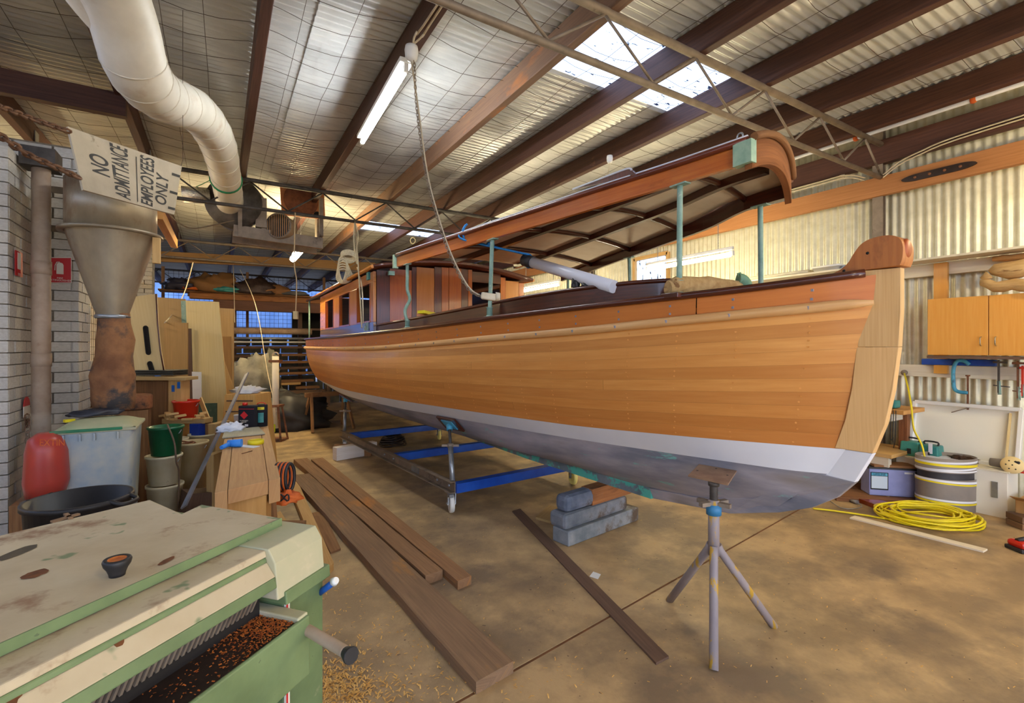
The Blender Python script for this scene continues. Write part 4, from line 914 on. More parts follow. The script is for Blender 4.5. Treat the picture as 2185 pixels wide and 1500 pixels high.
# damp prints on the sloping hood
def sl(px,py):
    # intersect sight line with slope plane through two v/z profile points
    r=at(px,py,d=1)-Vector((0,0,EYE)); n=(E1).cross(E2*-.025+UP*-.03).normalized(); o=U(0,-.083,1.0); t=(o-Vector((0,0,EYE))).dot(n)/r.dot(n); return Vector((0,0,EYE))+r*t, n
for i,(x,y,r) in enumerate(((207,1373,.012),(250,1362,.012),(15,1480,.016))):
    c,n=sl(x,y); n=n if n.z>0 else -n; u=E1; v=n.cross(u); vs=[]
    for k_ in range(18):
        a=2*math.pi*k_/18; q=r*(1+.3*mnoise.noise(Vector((math.cos(a)*2,math.sin(a)*2,i+5)))); vs.append(c+n*.0006+u*q*math.cos(a)+v*q*1.15*math.sin(a))
    MB().add(vs,[tuple(range(18))]).build('stain','wet sawdust',pn)
# sawdust heap on the bed
random.seed(3); mb=MB()
for i in range(1500):
    u=-.115-abs(random.gauss(0,.07)); v=random.uniform(-.16,-.05); 
    if random.random()<.15: u=random.uniform(-.5,-.12)
    p=U(u,v,.8735+random.random()*.004*math.exp(u*4)); a=random.random()*3; s=random.uniform(.001,.003); dx=Vector((math.cos(a),math.sin(a),random.uniform(-.3,.3)))*s; dy=Vector((-math.sin(a),math.cos(a),random.uniform(-.3,.3)))*s*.5
    mb.add([p-dx-dy,p+dx-dy,p+dx+dy,p-dx+dy],[(0,1,2,3)])
mb.build('sawdust_heap','sawdust',label='orange sawdust scattered on the planer bed',cat='sawdust',kind='stuff')
# shavings on the floor
def curl(mb,p,s,a,w):
    n=5; L=[];c=random.uniform(.5,2.5)
    for i in range(n+1):
        t=i/n; q=Vector((math.cos(a)*s*t,math.sin(a)*s*t,abs(math.sin(t*c))*s*.35+.001)); side=Vector((-math.sin(a),math.cos(a),0))*w; L.append([p+q-side,p+q+side])
    mb.grid(L,True)
mb=MB()
cl=[(715,1470,50,30,620),(760,1380,60,35,110),(800,1270,80,40,45),(900,1420,90,50,110),(1150,1470,60,30,20),(830,1480,60,20,120),(640,1230,50,30,20)]
for x,y,sx_,sy_,n in cl:
    for i in range(n):
        px=random.gauss(x,sx_);py=random.gauss(y,sy_)
        if px<690 and py>1230: px=690+abs(px-690)
        py=min(max(py,900),1560); p=at(px,py,z=.001); curl(mb,p,random.uniform(.008,.024),random.random()*6.28,random.uniform(.0015,.003))
for i in range(420):
    px=random.uniform(640,2180); py=random.uniform(1080,1490); p=at(px,py,z=.001); curl(mb,p,random.uniform(.004,.014),random.random()*6.28,random.uniform(.001,.0025))
mb.build('wood_shavings','shaving',label='pale wood shavings scattered over the concrete floor',cat='shavings',kind='stuff')
# ---------------- left side: pier fittings ----------------
random.seed(11)
pc=at(88,700,d=3.66); t=thing('downpipe',(pc.x,pc.y,0),'old rusty white downpipe standing between the two brick piers','pipe')
MB().tube([(pc.x,pc.y,.7),(pc.x,pc.y,2.9)],.056,16).build('barrel','rust pipe',t)
for z in (2.05,1.35): MB().tube([(pc.x,pc.y,z),(pc.x,pc.y,z+.1)],.061,16).build('joint_sleeve','rust pipe',t)
MB().box((pc.x,pc.y,2.92),(.2,.2,.14)).build('pipe_head','steel dark',t)
def plate(px0,py0,px1,py1,name,m,parent,label=None,cat=None,n=None,th=.004,**k):
    a=at(px0,py0,**k); pts=[a,at(px1,py0,**k),at(px1,py1,**k),at(px0,py1,**k)]
    return quad(pts,(0,-th,0) if 'y' in k else (th,0,0),name,m,parent,label=label,cat=cat)
s1=thing('safety_sign',at(128,576,y=5.37),'red fire extinguisher sign on the second brick pier, beside the downpipe','sign')
plate(105,549,153,604,'sign_face','sign white',s1,y=5.372); plate(106.5,550.5,151.5,602.5,'sign_panel','sign red',s1,y=5.367,th=.001)
c=at(128,572,y=5.362); mb=MB(); 
mb.prism([(-.022,-.05),(.022,-.05),(.022,.025),(.016,.04),(.006,.045),(-.006,.045),(-.016,.04),(-.022,.025)],c,(1,0,0),(0,0,1),(0,.002,0)); mb.tube([c+Vector((-.002,0,.05)),c+Vector((-.02,0,.048)),c+Vector((-.03,0,.02)),c+Vector((-.032,0,-.02))],.0035,5); mb.build('extinguisher_symbol','sign white',s1)
text('FIRE\nEXTINGUISHER',.021,at(128,596,y=5.362),(1,0,0),(0,0,1),'sign white',s1,th=.001)
s2=thing('safety_sign',(-1.255,4.95,2.2),'narrow red extinguisher sign on the side of the nearest brick pier','sign')
a=at(31,533,x=-1.26); b=at(47,592,x=-1.26); quad([Vector((-1.259,a.y,a.z)),Vector((-1.259,b.y,a.z)),Vector((-1.259,b.y,b.z)),Vector((-1.259,a.y,b.z))],(.003,0,0),'sign_panel','sign red',s2)
m_=(a+b)/2; MB().box((-1.2555,m_.y,m_.z+.02),(.002,(b.y-a.y)*.4,.12)).build('extinguisher_symbol','sign white',s2); text('FIRE',.03,(-1.2555,m_.y,m_.z-.08),(0,1,0),(0,0,1),'sign white',s2,th=.001)
c=at(56,866,x=-1.255); s3=thing('tag',c,'small round topped red and white tag on the nearest pier above the red sack','tag')
MB().prism([(.07*math.cos(a),.07*math.sin(a)) for a in [math.pi*i/12 for i in range(13)]],c,(0,1,0),(0,0,1),(.004,0,0)).build('tag_top','sign red',s3); MB().box(c+Vector((.002,0,-.04)),(.004,.14,.08)).build('tag_base','sign white',s3)
# chain beside sack, sack of red bags
a=at(50,892,x=-1.25); chain_mb([a+Vector((.02,0,0)),a+Vector((.03,0,-.5))],.006,.05).build('wall_chain','chain rust',label='rusty chain hanging on the nearest brick pier behind the red sack',cat='chain')
c=at(97,960,d=3.25); sk=thing('sack',(c.x,c.y,0),'red printed bags inside a clear plastic sack against the brick pier','sack')
zt0=at(97,905,d=3.25).z; zb0=at(97,1058,d=3.25).z
mb=MB(); mb.lathe([(0,zb0),(.10,zb0),(.118,zb0+.1),(.112,zb0+.3),(.09,zt0-.1),(.05,zt0-.06),(.0,zt0-.06)],(c.x,c.y,0),20)
for v in mb.v: 
    if v.z>.5: v+=Vector((mnoise.noise(v*12),mnoise.noise(v*12+UP*5),0))*.02
mb.build('red_bag','red plastic',sk,color=(.72,.4,.5))
mb=MB(); mb.lathe([(0,zb0-.01),(.125,zb0-.01),(.135,zb0+.12),(.128,zb0+.32),(.11,zt0-.04),(.07,zt0+.02),(.10,zt0+.07)],(c.x,c.y,0),22)
for v in mb.v: v+=Vector((mnoise.noise(v*14),mnoise.noise(v*14+UP*5),mnoise.noise(v*14+UP*9)*.5))*.03
mb.build('clear_film','clear film',sk); text('EXTIN',.06,at(112,945,d=3.11),RGT,UP,'orange cloth',sk)
MB().box((c.x,c.y,zb0/2-.005),(.28,.28,zb0-.01)).build('timber_block','old timber',label='timber block under the clear sack by the brick pier',cat='block')
# wheelie bin
def wbin():
    k0=at(285,912,d=3.5); t=thing('wheelie_bin',(k0.x-.21,k0.y,0),'large wheeled bin spattered blue and cream with a green edged lid','bin'); h=k0.z; x1=k0.x; x0=x1-.43; y0=k0.y; y1=y0+.48
    mb=MB(); cx_,cy_=(x0+x1)/2,(y0+y1)/2
    def ring(k,z): return [Vector((cx_+x*(x1-x0)/2*k,cy_+y*(y1-y0)/2*k,z)) for x,y in ((-.88,-1),(.88,-1),(1,-.88),(1,.88),(.88,1),(-.88,1),(-1,.88),(-1,-.88))]
    mb.grid([r+[r[0]] for r in (ring(k,z) for k,z in ((.84,.03),(.87,.2),(.93,.55),(1,h-.01)))],True,flip=True); mb.build('body','bin blue',t)
    MB().box((cx_,cy_,h-.005),((x1-x0)*1.08,(y1-y0)*1.06,.022)).build('rim','planer pale',t,bevel=.006); MB().box((cx_-.04,y0-.018,h+.004),((x1-x0)*.9,.012,.02)).build('front_lip','green plastic',t,bevel=.004,color=(2.2,1.7,1.7))
    mb=MB(); mb.grid([[Vector((cx_+x*(x1-x0)*.53,cy_+y*(y1-y0)*.53,h+.006+.055*(1-abs(y)**3)*(1-abs(x)**4))) for x in [-1+.2*i for i in range(11)]] for y in [-1+.2*i for i in range(11)]],True,th=(0,0,-.01)); mb.build('lid','planer pale',t,color=(.85,.88,.8))
    for f in (-.38,-.18,-.0,.3): MB().box((cx_+f*(x1-x0),y0-.012,h-.045),(.010,.02,.05)).build('rib','bin blue',t)
    for s in (-1,1): MB().lathe([(0,-.02),(.09,-.02),(.09,.02),(0,.02)],(cx_+s*.2,y1-.02,.09),18,R3(0,math.pi/2,0)).build('wheel','black plastic',t)
    return h
HB_=wbin()
c=at(200,868,d=3.62); c.z=HB_+.085; mb=MB(); blob(mb,c,(.155,.07,.035),4,.5); mb.build('folded_sheet','black plastic',label='folded shiny black plastic sheet lying on the bin lid',cat='sheet',color=(1.6,1.6,1.8))
a=at(148,860,d=3.5); a.z=HB_+.05; MB().box(a,(.06,.03,.02),R3(0,0,.6)).build('tape_roll','yellow plastic',label='yellow scrap on the left end of the bin lid',cat='scrap')
# black round tub
c=at(170,1062,d=2.45); t=thing('rubbish_tub',(c.x,c.y,0),'big round black plastic tub with side handles between the planer and the bin','tub')
MB().lathe([(0,.02),(.165,.02),(.17,.0),(.21,c.z-.02),(.222,c.z-.018),(.222,c.z+.004),(.205,c.z+.004),(.16,.05),(0,.05)],(c.x,c.y,0),36).build('body','black plastic',t)
for s in (1,-1): MB().tube(spline([c+RGT*s*.2+FWD*-.06,c+RGT*s*.255+FWD*-.04-UP*.02,c+RGT*s*.255+FWD*.05-UP*.02,c+RGT*s*.2+FWD*.06],4),.011,6).build('handle','black plastic',t)
# cyclone separator
c=at(240,600,d=3.78); cy=thing('dust_separator',(c.x,c.y,1.04),'galvanised cyclone dust separator with steel cone and brown canvas sock','dust separator')
Z=lambda y,px=240: at(px,y,d=3.78).z
MB().lathe([(.0,Z(395)),(.285,Z(395)),(.285,Z(500)),(.28,Z(500))],(c.x,c.y,0),40).build('drum','cone steel',cy)
MB().lathe([(.284,Z(497)),(.325,Z(497)),(.325,Z(503)),(.284,Z(503))],(c.x,c.y,0),40).build('flange','cone steel',cy)
MB().lathe([(.282,Z(502)),(.105,Z(668)),(.10,Z(680))],(c.x,c.y,0),40).build('cone','cone steel',cy)
MB().lathe([(.104,Z(672)),(.11,Z(673)),(.11,Z(679)),(.104,Z(680))],(c.x,c.y,0),30).build('clamp_band','galv',cy)
MB().tube([c.xy.to_3d()-RGT*.14+UP*Z(674),c.xy.to_3d()+RGT*.14+UP*Z(677)],.006,6).build('clamp_bar','steel dark',cy)
mb=MB(); mb.lathe([(.098,Z(668)),(.102,Z(690)),(.125,Z(725)),(.118,Z(760)),(.132,Z(800)),(.122,Z(850)),(.12,Z(872)),(0,Z(872))],(c.x+.012,c.y,0),30)
for v in mb.v: v+=Vector((mnoise.noise(v*7),mnoise.noise(v*7+UP*5),0))*(.045 if v.z<Z(690) else .004)
mb.build('canvas_sock','bag rust',cy)
for y,p in ((411,'upper'),(494,'lower')):
    a=at(100,y-8,y=5.36); b=c.xy.to_3d()+FWD*.0-RGT*.27+UP*Z(y); MB().beam(a,b,.03,.05).build('support_bar','steel dusty',cy)
MB().beam(c.xy.to_3d()+RGT*.31+UP*Z(505)+FWD*.05,c.xy.to_3d()+RGT*.31+UP*Z(560)+FWD*.05,.05,.05).build('support_leg','pine',cy)
# sign board on chains
TL_,TR_,BR_,BL_=at(145,270,d=2.6),at(388,355,d=3.4),at(372,458,d=3.4),at(178,405,d=2.6)
def bil(s,t): return (TL_.lerp(TR_,s)).lerp(BL_.lerp(BR_,s),t)
nrm=(TR_-TL_).cross(BL_-TL_).normalized(); 
if nrm.dot(FWD)>0: nrm=-nrm
sg=thing('hanging_sign',bil(.5,.5),'tilted weathered board reading NO ADMITTANCE EMPLOYEES ONLY, hung by rusty chains','sign')
mb=MB(); mb.grid([[bil(s/24,q/12) for q in range(13)] for s in range(25)],False,th=-nrm*.012); mb.build('board','sign board',sg,color=(.9,.88,.84))
def st(txt,s0,t0,size,sx,shear=.25):
    cu=bpy.data.curves.new('t','FONT'); cu.body=txt; cu.size=1; cu.align_x='CENTER'; cu.align_y='CENTER'; cu.shear=shear; cu.offset=.018
    o=bpy.data.objects.new('t',cu); COL.objects.link(o); bpy.context.view_layer.update(); me=bpy.data.meshes.new_from_object(o.evaluated_get(bpy.context.evaluated_depsgraph_get())); bpy.data.objects.remove(o)
    w=max(v.co.x for v in me.vertices)-min(v.co.x for v in me.vertices); o0=Vector(WL[sg.name])
    for v in me.vertices: v.co=bil(s0+v.co.y*size,t0-v.co.x/w*sx)+nrm*.0015-o0
    me.materials.clear(); me.materials.append(MATS['sign ink']); ob=bpy.data.objects.new('lettering',me); COL.objects.link(ob); ob.parent=sg; WL[ob.name]=WL[sg.name]
# letters run up the board; glyph height runs to the left side of the board
def st2(txt,s0,t0,size,sx): st(txt,s0,t0,-size,sx,shear=.18)
st2('NO',.20,.50,.21,.34); st2('ADMITTANCE',.385,.50,.21,.94); st2('EMPLOYEES',.645,.52,.19,.92); st2('ONLY',.81,.60,.19,.60)
for s0,t1,t2 in ((.53,.12,.95),): MB().grid([[bil(s0-.004,t1)+nrm*.002,bil(s0-.004,t2)+nrm*.002],[bil(s0+.004,t1)+nrm*.002,bil(s0+.004,t2)+nrm*.002]],False).build('rule_line','sign ink',sg)
for t1 in (.22,.58,.90): MB().grid([[bil(.90,t1-.03)+nrm*.002,bil(.90,t1+.02)+nrm*.002],[bil(.995,t1-.03)+nrm*.002,bil(.995,t1+.02)+nrm*.002]],False).build('paint_bar','sign ink',sg)
chain_mb([at(-60,205,d=2.1),at(60,250,d=2.4),bil(.02,.1)+nrm*.01],.007,.036).build('sign_chain','chain rust',label='upper rusty chain holding the tilted sign board',cat='chain')
chain_mb([at(-60,250,d=2.1),at(60,330,d=2.35),bil(.03,.85)+nrm*.01],.008,.038).build('sign_chain','chain rust',label='lower rusty chain running to the bottom corner of the sign board',cat='chain')
MB().tube([bil(.99,.05),at(390,340,d=3.5),Vector((at(390,340,d=3.5).x,at(390,340,d=3.5).y,3.95))],.002,4).build('hanging_wire','wire',label='thin wire holding the right edge of the sign board',cat='wire')
# white spiral duct
dp=spline([at(205,-110,d=2.45),at(262,40,d=2.75),at(295,150,d=3.0),at(345,205,d=3.45),at(420,240,d=4.15),at(462,300,d=4.9),at(480,370,d=5.9),at(493,448,d=6.95)],7)
dt=thing('dust_duct',dp[-1],'fat white spiral dust duct snaking down under the left roof to the blower','duct')
MB().tube(dp,.17,28).build('duct_pipe','duct white',dt)
for i in range(12,len(dp)-3,3):
    x=(dp[i+1]-dp[i]).normalized(); y=x.orthogonal().normalized(); z=x.cross(y); MB().tube([dp[i]+(y*math.cos(a)+z*math.sin(a))*.170 for a in [2*math.pi*k/28 for k in range(28)]],.005,5,closed=True).build('duct_seam','duct white',dt,color=(.9,.87,.83))
bp=[at(120,-130,d=2.5),at(190,-20,d=2.62),at(255,60,d=2.8)]; MB().tube(spline(bp,4),.13,22).build('branch_pipe','duct white',dt)
i=-7; x=(dp[i+1]-dp[i]).normalized(); y=x.orthogonal().normalized(); z=x.cross(y); mb=MB()
for k in range(3): mb.tube([dp[i]+x*k*.012+(y*math.cos(a)+z*math.sin(a))*.178 for a in [2*math.pi*j/24 for j in range(24)]],.007,5,closed=True)
mb.tube(spline([dp[i]-RGT*.17,at(420,398,d=6.6),at(392,405,d=6.8)],5),.006,5); mb.build('rope','green plastic',label='green cord tied around the white duct above the truss',cat='rope',color=(1.5,2.2,2.2))
# blower platform behind the second truss
YB=7.75; P_=lambda x,y,dy=0: at(x,y,y=YB+dy)
bw=thing('dust_blower',P_(595,505),'dark centrifugal blower and motor on a steel platform hung behind the second truss','blower')
a=P_(498,492);b=P_(688,520); mb=MB(); mb.beam(a,b,.06,.16); mb.beam(a+Vector((0,.5,0)),b+Vector((0,.5,0)),.06,.16); mb.beam(a+Vector((0,.25,.06)),b+Vector((0,.25,.06)),.5,.02); mb.build('platform','steel dusty',bw)
for x in (512,685): MB().beam(P_(x,505),Vector((P_(x,505).x,YB,3.75)),.05,.1).build('hanger','steel dusty',bw)
MB().lathe([(0,-.16),(.36,-.16),(.36,.16),(0,.16)],P_(505,437,.15),32,R3(math.pi/2,0,-.3),sx=1,sy=1).build('fan_housing','steel dark',bw)
MB().box(P_(535,440,.1),(.1,.12,.55)).build('mount_plate','steel dusty',bw); MB().box(P_(557,455,.0),(.14,.10,.42)).build('mount_plate','steel dusty',bw)
mc=P_(598,483,-.05); n=-FWD; R=n.to_track_quat('Z','Y').to_matrix()
mo=MB().lathe([(0,-.22),(.15,-.22),(.17,-.18),(.17,.02),(.185,.03),(.185,.06),(.165,.06)],mc,28,R).build('motor','steel dusty',bw)
MB().lathe([(0,.045),(.164,.045)],mc,24,R).build('fan_grille_back','steel dark',mo)
mb=MB()
for k in range(-5,6):
    x=.03*k; h=math.sqrt(max(.165**2-x*x,0)); mb.tube([mc+R@Vector((x,-h,.06)),mc+R@Vector((x,h,.06))],.005,4)
mb.build('grille_bars','pale rail',mo,kind='stuff'); MB().box(mc-RGT*.21,(.12,.14,.14)).build('terminal_box','steel dusty',mo)
a=at(388,414,y=7.9);b=at(448,418,y=7.9); MB().tube([a,b],.11,16).build('foil_duct','foil',label='short crinkled foil duct joining the blower housing behind the sign',cat='duct')
# loudspeaker board
q=[P_(597,385,.3),P_(691,400,.3),P_(694,468,.3),P_(601,459,.3)]; sp=thing('speaker_board',q[3],'square brown board with a large round speaker hole, hung under the roof','speaker')
quad(q,(0,.02,0),'baffle_board','wall beam',sp,color=(1.2,1.0,.95)); c=P_(643,427,.285); n=-Vector((0,1,0)); R=n.to_track_quat('Z','Y').to_matrix()
MB().lathe([(0,-.0),(.10,-.012),(.2,.0),(.235,.006),(.25,.006),(.25,-.01)],c,32,R).build('speaker_cone','rusty',sp,color=(1.1,.9,.8)); MB().lathe([(0,.01),(.05,.0),(.05,-.01)],P_(677,458,.285),16,R).build('port_hole','shadow dark',sp)
MB().box(P_(680,445,.45),(.08,.2,1.0)).build('speaker_bracket','steel dusty',sp)
# timber beam below third truss
beam_t('tie_beam',at(330,547,y=12.6),at(800,570,y=12.6),.08,.22,'pine','long yellow brown timber beam tied across below the third truss','beam',color=(.55,.48,.42))
beam_t('roof_strut',at(338,455,y=6.2),at(372,520,y=8.6),.08,.12,'pine','short diagonal pine strut just right of the dust separator','beam',color=(.9,.7,.5))
# ---------------- sheets and boards leaning at the left ----------------
def lean(pts,d,name,m,label,cat='board',th=.016,d2=None,color=None,parent=None):
    P=[at(x,y,d=(d if d2 is None else (d if y<800 else d2))) for x,y in pts]; return quad(P,FWD*th,name,m,parent,label=label,cat=cat,color=color)
sl_=thing('slotted_panel',at(310,800,d=5.0),'cream shaped panel with two dark slots, standing on the wooden chest','panel')
quad([at(x,y,d=5.05) for x,y in ((262,662),(276,634),(333,627),(336,690),(342,748),(351,799),(288,801))],FWD*.02,'panel_board','ply cream',sl_,color=(1.05,1.05,1.08))
def slot(x0,y0,x1,y1,w):
    a=at(x0,y0,d=5.045);b=at(x1,y1,d=5.045); x=(b-a).normalized(); y=FWD.cross(x).normalized(); r=w/1026*5; pts=[]
    for k in range(9): an=math.pi/2+math.pi*k/8; pts.append(a+x*(r*math.cos(an))+y*(r*math.sin(an)))
    for k in range(9): an=-math.pi/2+math.pi*k/8; pts.append(b+x*(r*math.cos(an))+y*(r*math.sin(an)))
    mb=MB(); mb.add([p-FWD*.001 for p in pts],[tuple(range(18))]); mb.tube([p-FWD*.003 for p in pts],.006,5,closed=True); mb.build('slot_shade','shadow dark',sl_)  # flat dark patch and rim stand in for the shaded slot opening
slot(311,700,317,752,4.5); slot(320,776,326,795,4.5)
MB().tube([at(x,y,d=5.04) for x,y in ((333,627),(336,690),(342,748),(351,799))],.007,6).build('edge_trim','mahogany',sl_)
lean([(333,634),(395,638),(398,840),(345,840)],6.4,'plywood_sheet','ply tan','greyish tan plywood sheet directly behind the slotted cream panel',color=(.85,.82,.75))
lean([(386,642),(396,642),(398,700),(388,700)],6.36,'trim_strip','verdigris','narrow grey green strip on the edge of the tan plywood sheet','strip',.006)
lean([(350,688),(400,689),(400,1000),(351,1000)],5.85,'plywood_sheet','ply brown','narrow orange brown plywood sheet left of the tall cream sheet')
lean([(400,701),(407,701),(414,960),(402,960)],6.1,'dark_board','dark plank','dark edge board between the brown and the tall cream plywood sheets')
lean([(396,641),(466,644),(473,720),(479,790),(486,905),(487,985),(410,985),(404,820)],6.15,'plywood_sheet','ply cream','tallest cream plywood sheet with a gently curved right edge',color=(1,1,.93))
lean([(467,657),(498,659),(498,960),(470,972)],6.6,'plywood_sheet','ply tan','tan plywood sheet behind the tall cream sheet, at its right')
lean([(471,718),(492,718),(497,985),(480,985)],6.5,'board','ply brown','short brown offcut board leaning against the tan sheet right of the cream one',color=(.75,.7,.68))
lean([(474,760),(498,828),(498,960),(478,960)],6.4,'plywood_offcut','ply tan','triangular tan plywood offcut at the foot of the tan sheet','offcut')
lean([(408,793),(429,794),(430,870),(412,870)],6.1,'white_offcut','white plastic','small pale white offcut leaning at the foot of the tall cream sheet','offcut',.01)
lean([(424,861),(462,860),(462,1000),(424,1000)],5.9,'dark_board','verdigris','dark olive green board at the foot of the tall cream sheet',color=(.22,.25,.2))
MB().beam(at(427,851,d=5.4),at(462,940,d=4.9),.05,.012,up=FWD).build('pine_batten','pine',label='narrow pine batten leaning to the right of the red bucket',cat='batten')
# chest under the slotted panel
def bx(px0,py0,px1,py1,d,dep,name,m,label=None,cat=None,parent=None,bevel=.003,zmin=None,color=None):
    a=at(px0,py0,d=d);b=at(px1,py1,d=d); z0=b.z if zmin is None else zmin; w=(b-a).dot(RGT); c=Vector(((a+b)/2)); c.z=(a.z+z0)/2; c+=FWD*dep/2
    return MB().box(c,(w,dep,a.z-z0),Matrix((RGT,FWD,UP)).transposed()).build(name,m,parent,label=label,cat=cat,bevel=bevel,color=color)
ch_=thing('wooden_chest',at(335,930,d=5.0).xy.to_3d(),'brown paint marked wooden chest with a pine corner post, under the slotted panel','chest')
bx(262,813,362,900,4.98,.2,'panel','old timber',parent=ch_,zmin=.0,color=(.9,.85,.75)); bx(359,810,386,880,4.95,.14,'corner_post','pine',parent=ch_,zmin=0); bx(262,805,396,812,4.9,.2,'top_board','ply tan',parent=ch_)
for x0,y0 in ((366,822),(378,815)): bx(x0,y0,x0+6,y0+14,4.945,.004,'paint_mark','blue paint',parent=ch_,bevel=0,color=(3,2,1.2))
mb=MB(); 
for k in range(3): mb.box(at(326,800-4*k,d=5.0)+FWD*.12,(.42,.24,.018),Matrix((RGT,FWD,UP)).transposed())
mb.build('cushion','black plastic',label='thin dark green black pads stacked on the chest top',cat='pad',bevel=.006,color=(1.2,1.3,.9))
c=at(286,856,d=4.6); c.z=at(286,872,d=4.6).z; MB().lathe([(0,.0),(.14,.0),(.145,.01),(.145,.12),(.135,.135),(0,.135)],c,28).build('round_stone','rusty',label='round brown grindstone drum behind the bin lid',cat='drum',color=(1.3,1.25,1.1))
MB().box((c.x,c.y,c.z/2-.003),(.24,.24,c.z-.006)).build('stand_block','old timber',label='timber stand below the brown grindstone drum',cat='stand')
bl_=bx(183,786,214,850,4.9,.3,'crate','blue paint','dark blue plastic crate left of the canvas sock','crate',zmin=None,color=(.5,.5,.7)); bx(180,770,216,786,4.95,.4,'shelf_board','white timber','white shelf board above the blue crate','shelf'); bx(178,850,232,870,4.95,.45,'low_shelf','old timber','brown shelf below the blue crate','shelf')
# buckets
def bucket(px,y0,y1,d,w,m,label,name='bucket',handle=True,rim=None,color=None,zb=None,fill=None):
    a=at(px,y0,d=d); b=at(px,y1,d=d) ; z0=max(b.z if zb is None else zb,0); r=w/2; t=thing(name,(a.x,a.y,z0),label,'bucket'); h=a.z-z0
    MB().lathe([(0,0),(r*.82,0),(r*.98,h-.02),(r*1.05,h-.018),(r*1.05,h),(r*.95,h),(r*.8,.02),(0,.02)],(a.x,a.y,z0),26).build('body',m,t,color=color)
    if handle: MB().tube([Vector((a.x,a.y,z0+h-.03))+RGT*(r*1.04*math.cos(q))-FWD*(.25*r*math.sin(q))-UP*(.55*r*math.sin(q)) for q in [math.pi*i/10 for i in range(11)]],.004,5).build('handle','galv',t)
    if fill: MB().lathe([(0,h-.02),(r*.5,h-.025),(r*.93,h-.035)],(a.x,a.y,z0),18).build('contents',fill,t)
    return t
bucket(352,1032,1130,4.05,.26,'cream plastic','bottom cream bucket of the stack beside the bin, dusty lid',handle=False,zb=0,fill='concrete')
zb1=at(352,1032,d=4.05).z+.002
bucket(350,970,0,4.05,.255,'cream plastic','middle cream bucket of the stack, directly under the green bucket',zb=zb1,fill='concrete')
bucket(354,909,0,4.05,.25,'green plastic','dark green bucket on top of the bucket stack',zb=at(350,970,d=4.05).z+.004)
bucket(397,854,0,4.95,.235,'red plastic','bright red bucket standing on the offcut shelf',zb=at(397,893,d=4.95).z)
bucket(375,935,0,4.5,.2,'cream plastic','small white jerry bucket just right of the green bucket',zb=.0,handle=False)
bucket(410,942,0,4.35,.25,'cream plastic','taller brown stained cream bucket right of the stack',zb=0,color=(.9,.8,.62),fill='rusty')
bucket(432,925,0,4.8,.24,'cream plastic','pale grey bucket behind the brown stained bucket',zb=0,handle=False,color=(.9,.92,.85))
z=at(397,893,d=4.95).z; ofs=bx(345,894,436,904,4.85,.14,'offcut_shelf','ply tan','rough plank shelf carrying the red bucket and pine offcuts','shelf')
for i,(x,d) in enumerate(((354,4.85),(438,4.9))): bx(x-5,904,x+5,950,d,.1,'shelf_end','old timber','upright board under the %s end of the offcut shelf'%('left','right')[i],'board',zmin=0)
for i in range(16):
    x=random.uniform(350,436) if i<9 else random.uniform(350,372); p=at(x,893,d=random.uniform(4.8,4.9)); p.z=z+.012+.018*(i%4); MB().box(p,(random.uniform(.05,.13),random.uniform(.03,.05),.02),R3(0,random.uniform(-.2,.2),random.random()*3)).build('pine_offcut','pine',label='short yellow pine offcut piled on the shelf around the red bucket',cat='offcut',group='pine offcuts round the red bucket',bevel=.001)
bx(404,905,424,938,4.8,.12,'blue_carton','blue paint','small dark blue carton under the offcut shelf','carton',color=(.5,.5,.8))
mb=MB(); mb.tube(spline([at(357,906,d=3.95),at(372,945,d=3.9),at(376,985,d=3.9),at(382,1010,d=3.95),at(380,1085,d=3.95)],6),.007,6); mb.build('electric_lead','cord',label='dark brown lead hanging over the green bucket down to the floor',cat='lead',color=(.25,.18,.15))
mb=MB()
for k in range(4): mb.tube([at(392,953,d=4.3)+Vector((.1*math.cos(a)*(1-.1*k),.07*math.sin(a),.012*k+.01*math.sin(2*a+k))) for a in [2*math.pi*i/16 for i in range(16)]],.008,5,closed=True)
mb.build('rope_coil','rusty',label='small brown coiled rope lying over the bucket tops',cat='rope')
MB().beam(at(527,797,d=5.1),at(392,1082,d=3.3),.045,.012,up=FWD).build('aluminium_rail','galv',label='long grey metal rail leaning diagonally beside the workbench',cat='rail',color=(1.0,1.05,1.25))
blo=MB(); 
for k,(x,y,d,w,h,dd) in enumerate(((438,1075,3.6,.22,.25,.2),(418,1055,4.0,.2,.3,.2))): blo.box(at(x,y,d=d).xy.to_3d()+UP*h/2,(w,dd,h),R3(0,.15,.3*k))
blo.build('timber_scraps','dark plank',label='dark timber scraps heaped on the floor behind the leaning rail',cat='timber',kind='stuff')
for px,y0,y1,d,lb in ((448,970,1005,4.0,'pale square timber end sticking out left of the workbench'),(452,905,925,4.8,'small pine block by the far left corner of the workbench')): bx(px-8,y0,px+8,y1,d,.25,'timber_end','ply tan',lb,'timber',zmin=0)
